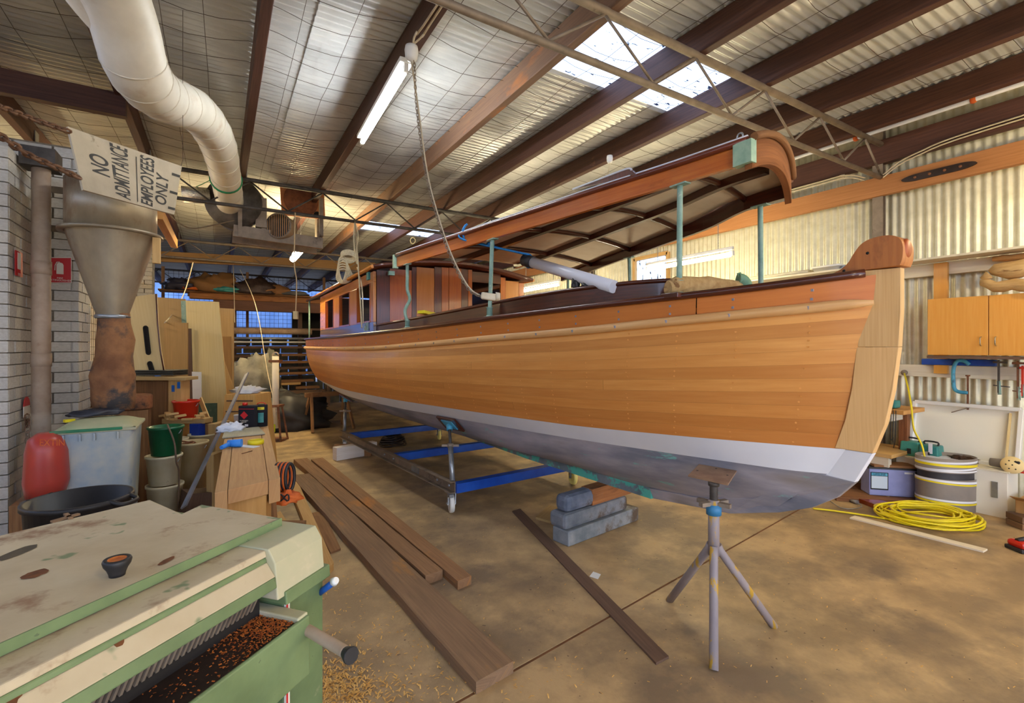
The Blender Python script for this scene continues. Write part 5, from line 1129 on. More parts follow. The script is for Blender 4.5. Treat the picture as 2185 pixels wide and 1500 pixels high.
# ---------------- workbench ----------------
ZB=.76; wbk=thing('workbench',at(530,1040,z=ZB).xy.to_3d(),'heavy timber workbench with a worn plank top beside the floor planks','workbench')
nl,nr=at(458,1052,z=ZB),at(598,1020,z=ZB); fl_,fr_=at(484,905,z=ZB),at(571,905,z=ZB)
def strip(a,b,name,th,zt=ZB,m='old timber',col=None):
    p=[nl.lerp(nr,a),nl.lerp(nr,b),fl_.lerp(fr_,b),fl_.lerp(fr_,a)]; return quad(p,(0,0,-th),name,m,wbk,bevel=.003,color=col)
mat_b=wood('bench top','#b3875a','#c9a06e',.7,c3='#8a6138',th3=.6,bump=.3)
strip(0,.178,'side_beam',.15,m='bench top'); strip(.186,.80,'bench_plank',.075,m='bench top',col=(1.02,1,.98)); strip(.808,1,'side_beam',.13,m='bench top')
for f,g in ((.5,.06),(.5,.75)):
    p=nl.lerp(nr,f).lerp(fl_.lerp(fr_,f),g); MB().box((p.x,p.y,(ZB-.075)/2),(.2,.16,ZB-.08),YR(1,-.25)).build('leg','pine',wbk,color=(.95,.85,.75))
p=nl.lerp(nr,.93).lerp(fl_,.08); MB().beam(Vector((p.x,p.y,.62)),Vector((p.x,p.y,.02))+RGT*.05,.05,.04,up=FWD).build('brace','old timber',wbk)
# things on the bench
def bz(x,y): return at(x,y,z=ZB)
R_=Matrix((RGT,FWD,UP)).transposed()
c=bz(532,911); tn_=thing('solvent_tin',c,'dark blue black rectangular solvent tin with red cap and red flammable diamond','tin'); MB().box(c+UP*.1,(.15,.1,.2),R_).build('can','shadow dark',tn_,bevel=.006,color=(.8,1.0,2.2))
MB().lathe([(0,0),(.022,0),(.022,.025),(0,.025)],c+UP*.2-RGT*.04,14).build('cap','red plastic',tn_); cf=c-FWD*.0515+UP*.115-RGT*.02; MB().prism([(.036,0),(0,.036),(-.036,0),(0,-.036)],cf,RGT,UP,-FWD*.001).build('diamond','sign red',tn_)
MB().prism([(-.07,.0),(.07,.0),(.07,.004),(-.07,.004)],cf+UP*.055+RGT*.02,RGT,UP,-FWD*.001).build('label_line','sign red',tn_); text('FLAMMABLE\nLIQUID',.014,cf-UP*.055,RGT,UP,'sign white',tn_,th=.002)
MB().box(cf+RGT*.022-UP*.092+UP*0,(.03,.002,.02),R_).build('barcode_label','label white',tn_)
c=bz(558,909); tn2=thing('paint_tin',c,'second tin with yellow caution band and teal label on the bench','tin'); MB().lathe([(0,0),(.052,0),(.052,.195),(.048,.2),(0,.197)],c,26).build('can','shadow dark',tn2,color=(.8,1.0,2.0))
MB().lathe([(.053,.158),(.053,.182)],c,26,a0=-2.9,a1=-1.2).build('caution_band','yellow plastic',tn2); MB().lathe([(.0532,.04),(.0532,.13)],c,26,a0=-2.2,a1=-1.3).build('teal_label','teal',tn2)
text('CAUTION',.016,c-FWD*.054+UP*.169-RGT*.01,RGT,UP,'shadow dark',tn2,th=.001)
MB().tube([c+UP*.2+RGT*(.04*math.cos(a))+UP*(.02*math.sin(a)) for a in [math.pi*i/8 for i in range(9)]],.004,5).build('carry_handle','red plastic',tn2)
c=bz(508,906); MB().lathe([(0,0),(.03,0),(.037,.09),(.04,.092),(.035,.095),(.028,.01),(0,.01)],c,18).build('plastic_cup','white plastic',label='white plastic cup left of the dark solvent tin',cat='cup',color=(.85,.83,.85))
mb=MB(); blob(mb,bz(494,922)+UP*.03,(.10,.07,.045),8,.7,3.5); mb.build('rag','cloth white',label='crumpled white rag on the far left of the bench top',cat='rag')
mb=MB(); p=[bz(474,937),bz(566,928),bz(552,914),bz(480,921)]; quad([q+UP*.004 for q in p],(0,0,.012),'tray_board','white timber',label='grey flat board lying across the bench behind the tape',cat='board',color=(.62,.62,.55),bevel=.003)
c=bz(546,947); MB().lathe([(.045,.0),(.056,.0),(.056,.03),(.045,.03),(.045,0)],c,26).build('tape_roll','yellow plastic',label='bright yellow roll of tape on the bench',cat='tape')
c=bz(498,955)+UP*.03; sn=thing('power_tool',c-UP*.03,'blue handheld power tool lying on the bench near the tape','power tool'); MB().tube([c-RGT*.04,c+RGT*.05+FWD*.02],[.026,.03],14).build('body','blue light',sn,color=(.5,.75,1.6)); MB().tube([c-RGT*.02,c-RGT*.035-FWD*.09-UP*.012],[.018,.014],10).build('grip','blue light',sn,color=(.45,.7,1.5))
MB().box(bz(530,953)+UP*.002,(.16,.06,.003),R3(0,0,-.9)).build('paper','label white',label='white paper strip between the blue tool and the tape roll',cat='paper')
MB().tube([bz(516,969)+UP*.004,bz(538,963)+UP*.004],.003,5).build('nail','rusty',label='rusty nail lying on the bench top',cat='nail')
# orange air hose and bag hung at the bench end
c=at(604,1018,d=3.02); oh=thing('air_hose',c,'orange and black flexible duct hose bunched against the bench right side','hose'); mb=MB(); mk=MB()
for k in range(7):
    (mb if k%2 else mk).tube([c+RGT*(-.03+.012*k)+(RGT*.25+FWD*.5)*.06*math.cos(a)+UP*.085*math.sin(a) for a in [2*math.pi*i/20 for i in range(20)]],.011,6,closed=True)
mb.build('hose_cover','orange cloth',oh); mk.build('hose_rings','black plastic',oh)
mb=MB(); blob(mb,at(612,1064,d=2.95),(.075,.06,.045),12,.6,3.); mb.build('bag','orange cloth',label='crumpled orange bag with dark drawstring beneath the orange hose',cat='bag')
MB().tube([at(606,1062,d=2.88)+RGT*.03*math.cos(a)+UP*.02*math.sin(a*2) for a in [2*math.pi*i/14 for i in range(14)]],.005,5,closed=True).build('drawstring','black plastic',label='dark drawstring tied on the orange bag',cat='cord')
MB().box(at(612,1075,d=3.0).xy.to_3d()+UP*.2,(.2,.1,.4),R_).build('prop_box','old timber',label='dark timber prop under the orange bag by the bench',cat='timber')
# drawer box beyond the bench
db=thing('drawer_unit',at(512,900,d=5.4).xy.to_3d(),'yellow pine slatted box tower beyond the bench with a rag on top','box'); 
mb=MB(); a=at(483,842,d=5.4);b=at(541,842,d=5.4); a.z=b.z=0; zt1=at(512,842,d=5.4).z
MB().prism([(-.26,0),(.26,0),(.17,zt1),(-.17,zt1)],(a+b)/2,RGT,UP,FWD*.35).build('carcass','pine',db,color=(1.05,.95,.75))
for k in range(5): z=zt1-.07-.12*k; w=.17+.09*(1-z/zt1); MB().box((a+b)/2+UP*z-FWD*.006,(2*w*.82,.012,.014),R_).build('slot','dark plank',db)
mb=MB(); blob(mb,(a+b)/2+UP*(zt1+.03)+FWD*.15,(.14,.1,.05),9,.8,3.2); mb.build('rag','cloth white',label='crumpled pale rag on top of the yellow pine box tower',cat='rag',color=(1,.95,.85))
# white pole on rusty frame
c=at(588,940,z=0); ps=thing('pole_stand',c,'upright white plastic pole in a rusty angle iron stand with a lime green label','stand'); zt1=at(588,760,d=7.69).z
MB().tube([c+UP*.2,c+UP*zt1],.05,16).build('pole','duct white',ps,color=(1.05,1.0,.88)); MB().box(c+UP*(zt1-.08),(.16,.14,.04),R_).build('collar','rusty',ps); MB().tube([c+UP*(zt1)+RGT*.05*math.cos(a)+UP*.06*math.sin(a) for a in [math.pi*i/8 for i in range(9)]],.01,6).build('lifting_eye','rust pipe',ps)
for sx_ in (-1,1):
    for sy_ in (-1,1): MB().beam(c+RGT*.14*sx_+FWD*.12*sy_,c+RGT*.07*sx_+FWD*.06*sy_+UP*.56,.025,.025).build('frame_leg','rusty',ps)
MB().box(c+UP*.56,(.2,.18,.03),R_).build('frame_top','rusty',ps); MB().box(c+UP*.02,(.3,.26,.03),R_).build('frame_base','rusty',ps); MB().box(c+UP*.22-FWD*.125,(.11,.01,.12),R_).build('label_plate','yellow plastic',ps,color=(.7,1,.3))
# ---------------- back rack ----------------
rk=thing('timber_rack',(.6,12.9,0),'long timber storage rack across the back, loaded with planks, rolls and tubes','rack')
YR_=12.75
def hb(y,h,name,m,x0=498,x1=690,yy=YR_,col=None,round_=False):
    a=at(x0,y,y=yy); b=at(x1,y+(h and 0),y=yy); z=at((x0+x1)/2,y,y=yy).z; a.z=b.z=z; hh=h/1026*11.6
    o=(MB().tube([a,b],hh/2,12) if round_ else MB().beam(a,b,.25,hh)); return o.build(name,m,rk,color=col,bevel=0)
hb(636,14,'shelf_beam','old timber',405,700,col=(1.2,1,.8)); hb(655,20,'shelf_beam','dark plank',455,700,col=(1.3,1.1,1.1)); hb(702,4,'shelf_beam','dark plank',498,700)
hb(707,13,'carpet_roll','rust pipe',498,665,12.6,round_=True,col=(1.05,.95,.8)); hb(722,5,'tube','galv',498,665,12.5,round_=True); hb(730,4,'tube','duct white',498,660,12.55,round_=True)
for y,x0,x1,m in ((741,498,660,'dark plank'),(757,600,665,'old timber'),(773,500,665,'old timber'),(797,510,665,'old timber'),(812,590,668,'old timber'),(818,598,640,'pine'),(826,630,680,'old timber'),(760,500,560,'dark plank'),(785,560,665,'dark plank')): hb(y,5,'plank',m,x0,x1,12.6+random.uniform(-.05,.05),col=(.75,.7,.65))
for x in (500,640,700): p=at(x,700,y=12.95); MB().beam((p.x,p.y,0),(p.x,p.y,2.8),.09,.09).build('rack_post','dark plank',rk)
def heap(px,py,d,sz,m,label,name,cat,seed,color=None,amp=.5,z=None):
    c=at(px,py,d=d); 
    if z is not None: c.z=z+sz[2]*.5
    mb=MB(); blob(mb,c,sz,seed,amp,2.6,26,14); return mb.build(name,m,label=label,cat=cat,color=color)
zsh=at(550,628,y=YR_).z
bx(400,606,470,632,10.9,.5,'carton','carton','flat brown carton on the left end of the high back shelf','carton',color=(.75,.7,.6))
for px,w,h,m,lb,nm,ct,sd,col in ((385,.32,.16,'black plastic','dark blue bundle at the left end of the high back shelf','bundle','bundle',21,(1.2,1.3,2.5)),(420,.35,.07,'orange cloth','ochre folded cloth on the high back shelf','cloth','cloth',22,(.8,.85,.4)),(478,.38,.10,'teal','teal blue crumpled sheet on the high back shelf','sheet','sheet',23,None),(455,.5,.26,'carton','brown heap of old cartons on the high back shelf','carton_heap','cartons',24,(.4,.35,.33)),(545,.5,.22,'cast iron','dark coiled hoses heaped on the high back shelf','hose_heap','hoses',25,(1.2,1.1,1.1)),(585,.35,.13,'carton','brown paper bundle right of the dark hoses on the shelf','bundle','bundle',26,(.6,.5,.5)),(625,.35,.08,'tarp grey','low grey bundle at the right end of the high back shelf','bundle','bundle',27,(.6,.6,.7))):
    c=at(px,628,y=12.6); c.z=zsh+h*.4; mb=MB(); blob(mb,c,(w,.25,h),sd,.5,2.6,24,12); mb.build(nm,m,label=lb,cat=ct,color=col)
MB().beam((-1.1,12.75,zsh-.02),(3,12.75,zsh-.02),.5,.03).build('shelf_top','old timber',rk)
heap(540,815,8.6,(.42,.3,.42),'tarp grey','crumpled grey tarpaulin heap behind the pine box tower','tarpaulin','tarpaulin',31)
heap(520,860,9.0,(.5,.4,.4),'tarp grey','brown dust sheet heap left of the grey tarpaulin','dust_sheet','sheet',32,(.9,.75,.7),z=0)
c=at(553,850,d=8.4); MB().box((c.x,c.y,c.z/2),(.5,.35,c.z-.02),R_).build('storage_box','teal',label='teal blue storage box behind the white pole',cat='box',color=(.7,1.0,1.3))
heap(612,880,8.9,(.75,.5,.42),'black plastic','large black plastic covered heap behind the white pole stand','covered_heap','heap',33,(1.3,1.2,1.1),z=.0)
heap(565,800,9.3,(.3,.3,.9),'tarp grey','tall grey tarpaulin covered item behind the white pole','covered_item','heap',34,(.7,.7,.65),z=0)
# ---------------- hanging cords ----------------
def fitting(px,py,z,label,big=1):
    c=at(px,py,z=z); MB().lathe([(0,.03),(.045*big,.03),(.05*big,0),(.045*big,-.05*big),(.03*big,-.075*big),(0,-.08*big)],c,20).build('ceiling_socket','white plastic',label=label,cat='socket'); return c
c=fitting(878,108,3.66,'round white ceiling socket on the roof purlin above the fluorescent tube end')
for k in (0,1): MB().tube(spline([Vector((1.25-.03*k,-1,3.74)),Vector((1.25-.03*k,c.y-.5,3.74)),Vector((1.24-.05*k,c.y-.12,3.72)),c+Vector((-.02+.03*k,-.01,.02))],5),.008,5).build('ceiling_cable','cord',label=['left pale cable clipped along the purlin to the ceiling socket','right pale cable clipped along the purlin to the ceiling socket'][k],cat='cable')
e=at(1043,633,d=3.12); mid=[at(893,235,d=3.65),at(912,370,d=3.6),at(935,460,d=3.5),at(962,540,d=3.35),at(998,610,d=3.2),at(1028,632,d=3.13)]
MB().tube(spline([c-UP*.08]+mid+[e],6),.006,6).build('hanging_lead','cord',label='long pale power lead drooping from the ceiling socket to the canopy post',cat='lead')
chain_mb(spline([c-UP*.08+RGT*.02]+[m_+RGT*-.012 for m_ in mid]+[e],6),.003,.028).build('support_chain','steel dusty',label='thin chain running down beside the long drooping power lead',cat='chain')
pg=thing('power_socket',e,'pale grey trailing power socket hanging against the green canopy post','socket'); MB().box(e+RGT*.0,(.10,.05,.045),Matrix((RGT,FWD,UP)).transposed()@R3(0,.15,0)).build('body','cord',pg,bevel=.01,color=(1.1,1.15,1.2)); MB().tube([e+RGT*.045,e+RGT*.075],[.03,.024],12).build('plug','cord',pg,color=(1.1,1.15,1.2))
c=fitting(1301,338,3.62,'small white ceiling socket on the purlin above the canopy middle',.7); MB().tube([c-UP*.05,at(1293,400,d=c.dot(FWD))],.003,5).build('pull_cord','cord',label='pull cord below the small white ceiling socket',cat='cord')
a=at(630,480,y=7.3); a.z=3.37; b=at(631,665,y=7.3); MB().tube(spline([a,at(628,560,y=7.3),at(633,600,y=7.3),b],5),.008,6).build('drop_lead','cord',label='pale drop lead ending in a square socket left of the cabin',cat='lead',color=(1,.9,.75)); MB().box(b-UP*.05,(.06,.05,.11),R_).build('drop_socket','cord',label='square pale socket on the end of the drop lead left of the cabin',cat='socket',bevel=.006,color=(1.1,1.1,.9))
a=at(757,470,y=7.35); a.z=3.36; rc=thing('rope_coil',a,'bundle of cream rope hanging from the second truss beside the cabin roof','rope')
cc=at(762,585,y=7.33); mb=MB()
mb.tube(spline([a,at(755,510,y=7.33),at(758,545,y=7.33),cc+UP*.15],5),.011,6); mb.tube(spline([a,at(764,500,y=7.33),at(760,540,y=7.33),cc+UP*.15],5),.008,6)
for k in range(6):
    ph=.25*k; mb.tube([cc+RGT*((.055+.012*k)*math.cos(q)-.04)+UP*((.17-.014*k)*math.sin(q)-.02*k)+FWD*(.03*math.sin(2*q+ph)+.01*k-.5) for q in [2*math.pi*i/20 for i in range(20)]],.010,6,closed=True)
for k in range(4): mb.tube([cc+UP*(.14+.02*k)+RGT*(.04+.10*math.cos(q))+FWD*(.04*math.sin(q)-.5)-UP*(.05*math.sin(q)) for q in [2*math.pi*i/14 for i in range(14)]],.012,6,closed=True)
mb.build('rope_loops','rope white',rc); MB().tube(spline([cc+UP*.1,at(772,610,d=5.9),at(775,690,d=5.75)],4),.008,5).build('tail','cord',rc)
MB().tube(spline([at(757,470,y=7.35),at(764,560,d=6.1),at(772,700,d=5.75)],5),.009,6).build('guy_rope','rope white',label='twisted pale rope stretched down to the 1600 number on the cabin side',cat='rope',color=(.7,.66,.6))
MB().tube(spline([at(512,575,y=12.2),at(545,650,y=10),at(570,790,d=8.3),at(590,880,d=7.6)],8),.007,5).build('hanging_rope','cord',label='long slack cord hanging from the third truss to the pole stand',cat='cord')
MB().tube(spline([at(498,565,y=12.2),at(501,688,y=11)],4),.007,5).build('hook_cord','cord',label='thin cord with a hook hanging in front of the back rack',cat='cord')
MB().tube(spline([at(412,560,y=9),at(395,620,d=7.5),at(372,665,d=6.6),at(351,689,d=5.8)],6),.007,5).build('hanging_rope','cord',label='cord drooping to the corner of the brown plywood sheet',cat='cord')
MB().tube(spline([at(360,455,y=7.3),at(385,478,y=7.3),at(420,487,y=7.3),at(500,470,y=7.3)],6),.008,5).build('slack_cable','cord',label='dark cable sagging under the second truss beside the sign',cat='cable',color=(.3,.25,.2))
c=at(881,507,y=9.0); mb=MB(); mb.tube([c+UP*.35,c],.004,4); mb.tube([c+RGT*.05*math.cos(q)-UP*(.06+.06*math.sin(q)) for q in [2*math.pi*i/12 for i in range(12)]],.008,5,closed=True); mb.build('string_loop','rope white',label='small looped white string hanging below the far skylight',cat='string')
# ---------------- right side: cupboards, tools, floor things ----------------
XF=6.02
def wy(px,x=XF): return at(px,740,x=x).y
cb=thing('wall_cupboard',(XF,wy(2080),1.4),'two door maple wall cupboard fixed on the right wall behind the bow','cupboard')
zt1=at(1980,639,x=XF).z; zb1=at(1980,757,x=XF).z; y1=wy(1980); y2=wy(2110); y3=y2-(y1-y2)
wood('maple','#d3963f','#dba450',.35,bump=.02,coat=.2)
MB().box((XF+.16,(y1+y3)/2,(zt1+zb1)/2),(.28,y1-y3,zt1-zb1)).build('carcass','maple',cb)
for k,(a,b) in enumerate(((y1,y2+.003),(y2-.003,y3))):
    d=MB().box((XF,(a+b)/2,(zt1+zb1)/2),(.018,abs(a-b),zt1-zb1)).build('door','maple',cb,bevel=.002,color=(1.05,1.02,1.0)); yy=(y2+.05 if k==0 else y2-.05)
    MB().tube(spline([(XF-.01,yy,zb1+.09),(XF-.035,yy,zb1+.10),(XF-.04,yy,zb1+.13),(XF-.035,yy,zb1+.16),(XF-.01,yy,zb1+.17)],4),.005,6).build('handle','galv',d,color=(1.3,1,.6))
MB().box((XF+.04,(y1+y3)/2,zb1-.02),(.2,y1-y3-.02,.025)).build('light_rail','dark plank',cb)
yp=wy(2008,6.27); za=at(2008,561,x=6.27).z; zc=at(2008,797,x=6.27).z; MB().box((6.275,yp,(za+zc)/2),(.045,.11,za-zc)).build('upright_board','maple',label='upright orange board behind the left end of the maple cupboard',cat='board',bevel=.003)
# blue case, clamps
y_a,y_b=wy(1966,6.24),wy(2123,6.24); z_=zt3
MB().box((6.27,(y_a+y_b)/2,zt3+.035),(.07,y_a-y_b,.062)).build('level_case','blue paint',label='long blue level case lying on the tool rail under the cupboard',cat='case',bevel=.008)
gc=thing('g_clamp',at(2050,775,x=6.2),'large blue G clamp hanging over the tool rail','clamp'); G_=lambda x,y,xx=6.2: at(x,y,x=xx)
MB().tube(spline([G_(2068,778),G_(2056,770),G_(2042,771),G_(2035,785),G_(2034,805),G_(2036,828),G_(2046,836),G_(2066,838)],4),.017,8).build('frame','blue light',gc); sc_=MB().tube([G_(2065,800),G_(2065,874)],.009,8).build('screw','rusty',gc); MB().tube([G_(2065,800),G_(2065,803)],.018,10).build('swivel_pad','rusty',sc_); MB().tube([G_(2030,880,6.15),G_(2070,869,6.2)],.005,6).build('tommy_bar','steel dusty',gc)
def sash(px,y0,y1,label,m='steel dark',w=1.):
    t=thing('sash_clamp',G_(px,y0),label,'clamp'); MB().beam(G_(px,y0),G_(px,y1),.012,.025,up=Vector((1,0,0))).build('bar',m,t); MB().box(G_(px+3,y0+5),(.03,.09*w,.02)).build('fixed_jaw',m,t); MB().tube([G_(px,y1-25),G_(px+2,y1+4)],.013,8).build('screw','verdigris',t); MB().tube([G_(px-12*w,y1-16),G_(px+24*w,y1-12)],.005,5).build('handle_bar',m,t)
sash(2131,768,838,'thin dark bar clamp hanging right of the blue G clamp'); sash(2172,770,850,'rusty bar clamp hanging at the right picture edge','rusty'); sash(2182,780,845,'red handled clamp hanging at the far right','red plastic',.6)
# driftwood carving on top of the cupboard rail
mb=MB(); a=at(2092,606,x=6.0);b=at(2260,612,x=6.0); mb.tube([a.lerp(b,k/9)+UP*.01*math.sin(k*2) for k in range(10)],[.03,.045,.05,.055,.05,.055,.06,.055,.05,.05],10)
a=at(2112,580,x=6.0);b=at(2260,560,x=6.05); mb.tube([a.lerp(b,k/9)+UP*.015*math.sin(k*1.3) for k in range(10)],[.02,.05,.06,.075,.08,.08,.08,.08,.075,.07],10); mb.tube([at(2095,598,x=6.0),at(2112,585,x=6.0)],[.02,.035],8)
for v in mb.v: v+=Vector((mnoise.noise(v*6),mnoise.noise(v*6+UP*4),mnoise.noise(v*6+UP*8)))*.03
mb.build('driftwood','driftwood',label='large pale forked driftwood log above the right cupboard door',cat='driftwood')
mb=MB(); a=at(2118,553,x=6.2);b=at(2240,543,x=6.2); mb.tube([a.lerp(b,k/6) for k in range(7)],[.02,.03,.035,.035,.03,.035,.03],8)
for v in mb.v: v+=Vector((mnoise.noise(v*8),0,mnoise.noise(v*8+UP*8)))*.02
mb.build('driftwood','driftwood',label='thin driftwood branch on the white rail behind the large driftwood log',cat='driftwood',color=(1,.8,.6))
# tub and tubes on the white girt
tb=thing('plastic_tub',at(1765,600,x=6.05),'white plastic storage tub seen above the bow gunwale by the wall','tub'); ya,yb2=wy(1808,6.1),wy(1728,6.1); zt4=at(1765,572,x=6.1).z; 
sh_=MB().box((6.15,5,zt2+.012),(.28,8,.02)).build('wall_shelf','white timber',label='narrow white shelf board along the white wall rail',cat='shelf')
MB().lathe([(0,0),(.62,0),(.70,zt4-zt2-.02),(.74,zt4-zt2-.02),(.74,zt4-zt2),(.68,zt4-zt2)],(6.13,(ya+yb2)/2,zt2+.024),4,R3(0,0,0),sx=.20,sy=abs(yb2-ya)*.7,a0=math.pi/4,a1=math.pi/4+2*math.pi).build('tub_body','white plastic',tb)
mb=MB()
for k in range(3): mb.tube([(6.09+.05*k,3.1,zt2+.05),(6.09+.05*k,6.4,zt2+.05)],.022,8)
mb.build('plastic_conduits','duct white',label='bundle of cream conduit lengths lying on the wall shelf behind the cowl',cat='tubes',color=(1.1,1.05,.85)); MB().box((6.13,2.72,zt2+.045),(.1,.22,.04)).build('metal_bracket','galv',label='grey metal bracket on the wall shelf right of the white tub',cat='bracket')
# tray leaning on wall
tray=thing('panel_tray',at(2065,985,x=6.2),'large white shallow tray panel leaning upright against the corrugated wall','panel'); q=[at(1955,869,x=6.22),at(2182,887,x=6.22),at(2172,1000,x=6.1),at(1944,960,x=6.1)]
q[0].z=q[1].z=.93; q[2].z=q[3].z=.42
quad(q,(.02,0,0),'back_sheet','white plastic',tray,color=(1,.98,.9))
for a,b in ((0,1),(1,2),(2,3),(3,0)): MB().beam(q[a]-Vector((.02,0,0)),q[b]-Vector((.02,0,0)),.05,.035,up=Vector((0,0,1)) if a%2==0 else Vector((0,1,0))).build('rim','white plastic',tray,bevel=.006)
MB().beam(q[1]+Vector((-.03,.07,-.04)),q[2]+Vector((-.03,.07,.04)),.03,.012,up=Vector((0,1,0))).build('masking_strip','ply cream',tray)
# white low cabinet
y_l,y_r=wy(1912,5.85),wy(2150,5.85); 
wc=thing('low_cabinet',(5.85,(y_l+y_r)/2,0),'long low white box cabinet on the floor under the leaning tray','cabinet'); MB().box((6.0,(y_l+y_r)/2,.20),(.30,y_l-y_r,.40)).build('carcass','white plastic',wc,bevel=.004,color=(1,.97,.9)); MB().box((6.0,(y_l+y_r)/2,.405),(.32,y_l-y_r+.02,.012)).build('top','white timber',wc); MB().box((5.845,y_r+.08,.24),(.012,.04,.14)).build('latch','galv',wc)
# cases
def case(px0,y0,px1,y1,x,label,m='teal',col=None,zb=.412):
    a=at(px0,y0,x=x);b=at(px1,y1,x=x); t=thing('tool_case',(x,(a.y+b.y)/2,zb),label,'case'); h=a.z-zb; MB().box((x+.08,(a.y+b.y)/2,zb+h/2),(.16,abs(a.y-b.y),h),taper=.9).build('shell',m,t,bevel=.012,color=col)
    MB().tube(spline([(x+.08,(a.y+b.y)/2+.05,zb+h-.005),(x+.08,(a.y+b.y)/2+.05,zb+h+.03),(x+.08,(a.y+b.y)/2-.05,zb+h+.03),(x+.08,(a.y+b.y)/2-.05,zb+h-.005)],3),.008,6).build('handle','black plastic',t)
    MB().box((x-.002,(a.y+b.y)/2,zb+h*.35),(.012,.03,.05)).build('latch','black plastic',t); return t
case(1918,940,1962,985,5.88,'pale grey green tool case, left of the two on the low cabinet',col=(1.7,1.35,1.2)); t=case(1958,948,2003,990,5.86,'dark teal tool case, right of the two on the low cabinet'); o=t.location; MB().box((5.855,o.y-.02,.52),(.006,.03,.1)).build('barcode_label','label white',t)
a=at(2052,965,x=5.9); mb=MB(); blob(mb,Vector((5.95,a.y,.44)),(.09,.1,.035),41,.6,4); mb.build('tool_clutter','cast iron',label='small heap of brown tools on the low cabinet behind the grey roll',cat='tools',color=(2,1.6,1.2))
# grey roll
c=at(2054,1097,z=0)+FWD*.17; c.z=0; hr=at(2054,972,d=c.dot(FWD)-.0).z; rl=thing('abrasive_roll',c,'wide standing grey roll with white and yellow tape bands and an open split','roll')
MB().lathe([(.24,0),(.245,.30),(.245,.301)],c,44,YR(RGT.x,RGT.y),sy=.72).build('lower_wall','brown tape',rl)
MB().lathe([(.245,.36),(.245,hr),(.236,hr),(.236,.36)],c,44,YR(RGT.x,RGT.y),sy=.72).build('upper_wall','brown tape',rl)
MB().lathe([(.228,.24),(.228,.42)],c,30,YR(RGT.x,RGT.y),sy=.72).build('dark_inside','black plastic',rl,color=(1.5,1.5,1.8))
def band(z0,h,m,tilt=0,r=.247):
    R=YR(RGT.x,RGT.y); n=44; MB().grid([[c+R@Vector((r*math.cos(a),r*.72*math.sin(a),z0+tilt*math.cos(a)+dz)) for dz in (0,h)] for a in [2*math.pi*i/n for i in range(n+1)]],True).build('tape_band',m,rl)
band(.095,.018,'label white',-.01); band(.075,.016,'yellow plastic',-.01,.2475); band(.268,.02,'label white',-.012); band(.25,.014,'yellow plastic',-.016,.2475); band(.385,.016,'label white',.012); band(.415,.022,'yellow plastic',-.004); band(.445,.018,'label white',.006); band(.368,.012,'label white',.0)
MB().lathe([(.0,hr-.04),(.232,hr-.035)],c,36,YR(RGT.x,RGT.y),sy=.72).build('inner_liner','pvc white',rl)
# battery on a board
c=at(1905,1062,z=.03); c=at(1912,1060,z=.045)+FWD*.1; bt=thing('battery',(c.x,c.y,.045),'lilac blue deep cycle battery with a black label and wooden board on top','battery'); RB_=YR(RGT.x-.0,RGT.y-.35); ux=RB_@Vector((1,0,0)); uy=RB_@Vector((0,1,0)); hB=.26
MB().box((c.x,c.y,.045+hB/2),(.40,.19,hB),RB_).build('case','battery blue',bt,bevel=.008); MB().box((c.x,c.y,.045+hB+.008),(.41,.2,.016),RB_).build('lid','black plastic',bt)
MB().box(Vector((c.x,c.y,.045+hB+.03))+ux*.02,(.36,.2,.02),RB_).build('timber_board','old timber',label='small timber board lying on the lilac battery',cat='board'); lf=Vector((c.x,c.y,0))-uy*.0965+UP*(.045+hB*.55)-ux*.115
MB().box(lf,(.15,.003,.17),RB_).build('label_border','black',bt); MB().box(lf-uy*.002-UP*.012,(.135,.002,.12),RB_).build('label_panel','label white',bt,color=(.75,.85,.9)); MB().box(lf-uy*.002+UP*.066,(.135,.002,.026),RB_).build('label_header','blue light',bt); text('LIFELINE',.028,lf-uy*.004+UP*.066,ux,UP,'black',bt,th=.001); MB().box(lf-uy*0+ux*.245+UP*.09,(.07,.003,.016),RB_).build('small_label','label white',bt)
mb=MB(); e=Vector((c.x,c.y,.24))+ux*.2; mb.tube(spline([e-UP*-.03,e+ux*.04+UP*.02,e+ux*.05-UP*.04,e+ux*.01-UP*.06],4),.01,6); mb.build('rope_handle','duct white',bt)
MB().box((c.x+.1,c.y,.022),(1.2,.6,.04),RB_).build('base_board','old timber',label='brown base board on the floor under the battery',cat='board',color=(.8,.7,.65))
# workbench by the wall under the bow
wbn=thing('side_bench',(5.8,2.7,0),'cluttered side bench with white painted shelves, seen past the stem','bench')
yb1=wy(1925,5.9); MB().box((5.95,yb1,.42),(.07,.07,.84)).build('post','old timber',wbn,color=(.85,.65,.6)); MB().box((5.6,yb1+.02,.22),(.06,.06,.36)).build('post','white timber',wbn)
MB().box((5.9,yb1+.75,.86),(.5,1.7,.04)).build('top','pine',wbn,color=(.9,.75,.6)); MB().box((5.85,yb1+.8,.80),(.45,1.6,.07)).build('apron','white timber',wbn); MB().box((5.82,yb1+.75,.44),(.6,1.6,.035)).build('shelf','pine',wbn); MB().box((5.55,yb1+.78,.38),(.03,1.6,.1)).build('shelf_edge','white timber',wbn)
for x_,y_,z_,sx_,m,lb,nm,ct in ((5.8,yb1+.05,.885,.12,'teal','small teal drill battery on the side bench top','drill_battery','battery'),(5.68,yb1+.35,.47,.16,'blue paint','bright blue tray on the side bench shelf','parts_tray','tray'),(5.75,yb1+.6,.47,.12,'driftwood','brown bundle of line on the side bench shelf','twine_bundle','twine')):
    MB().box((x_,y_,z_+.04),(sx_,sx_*.9,.075)).build(nm,m,label=lb,cat=ct,bevel=.012)
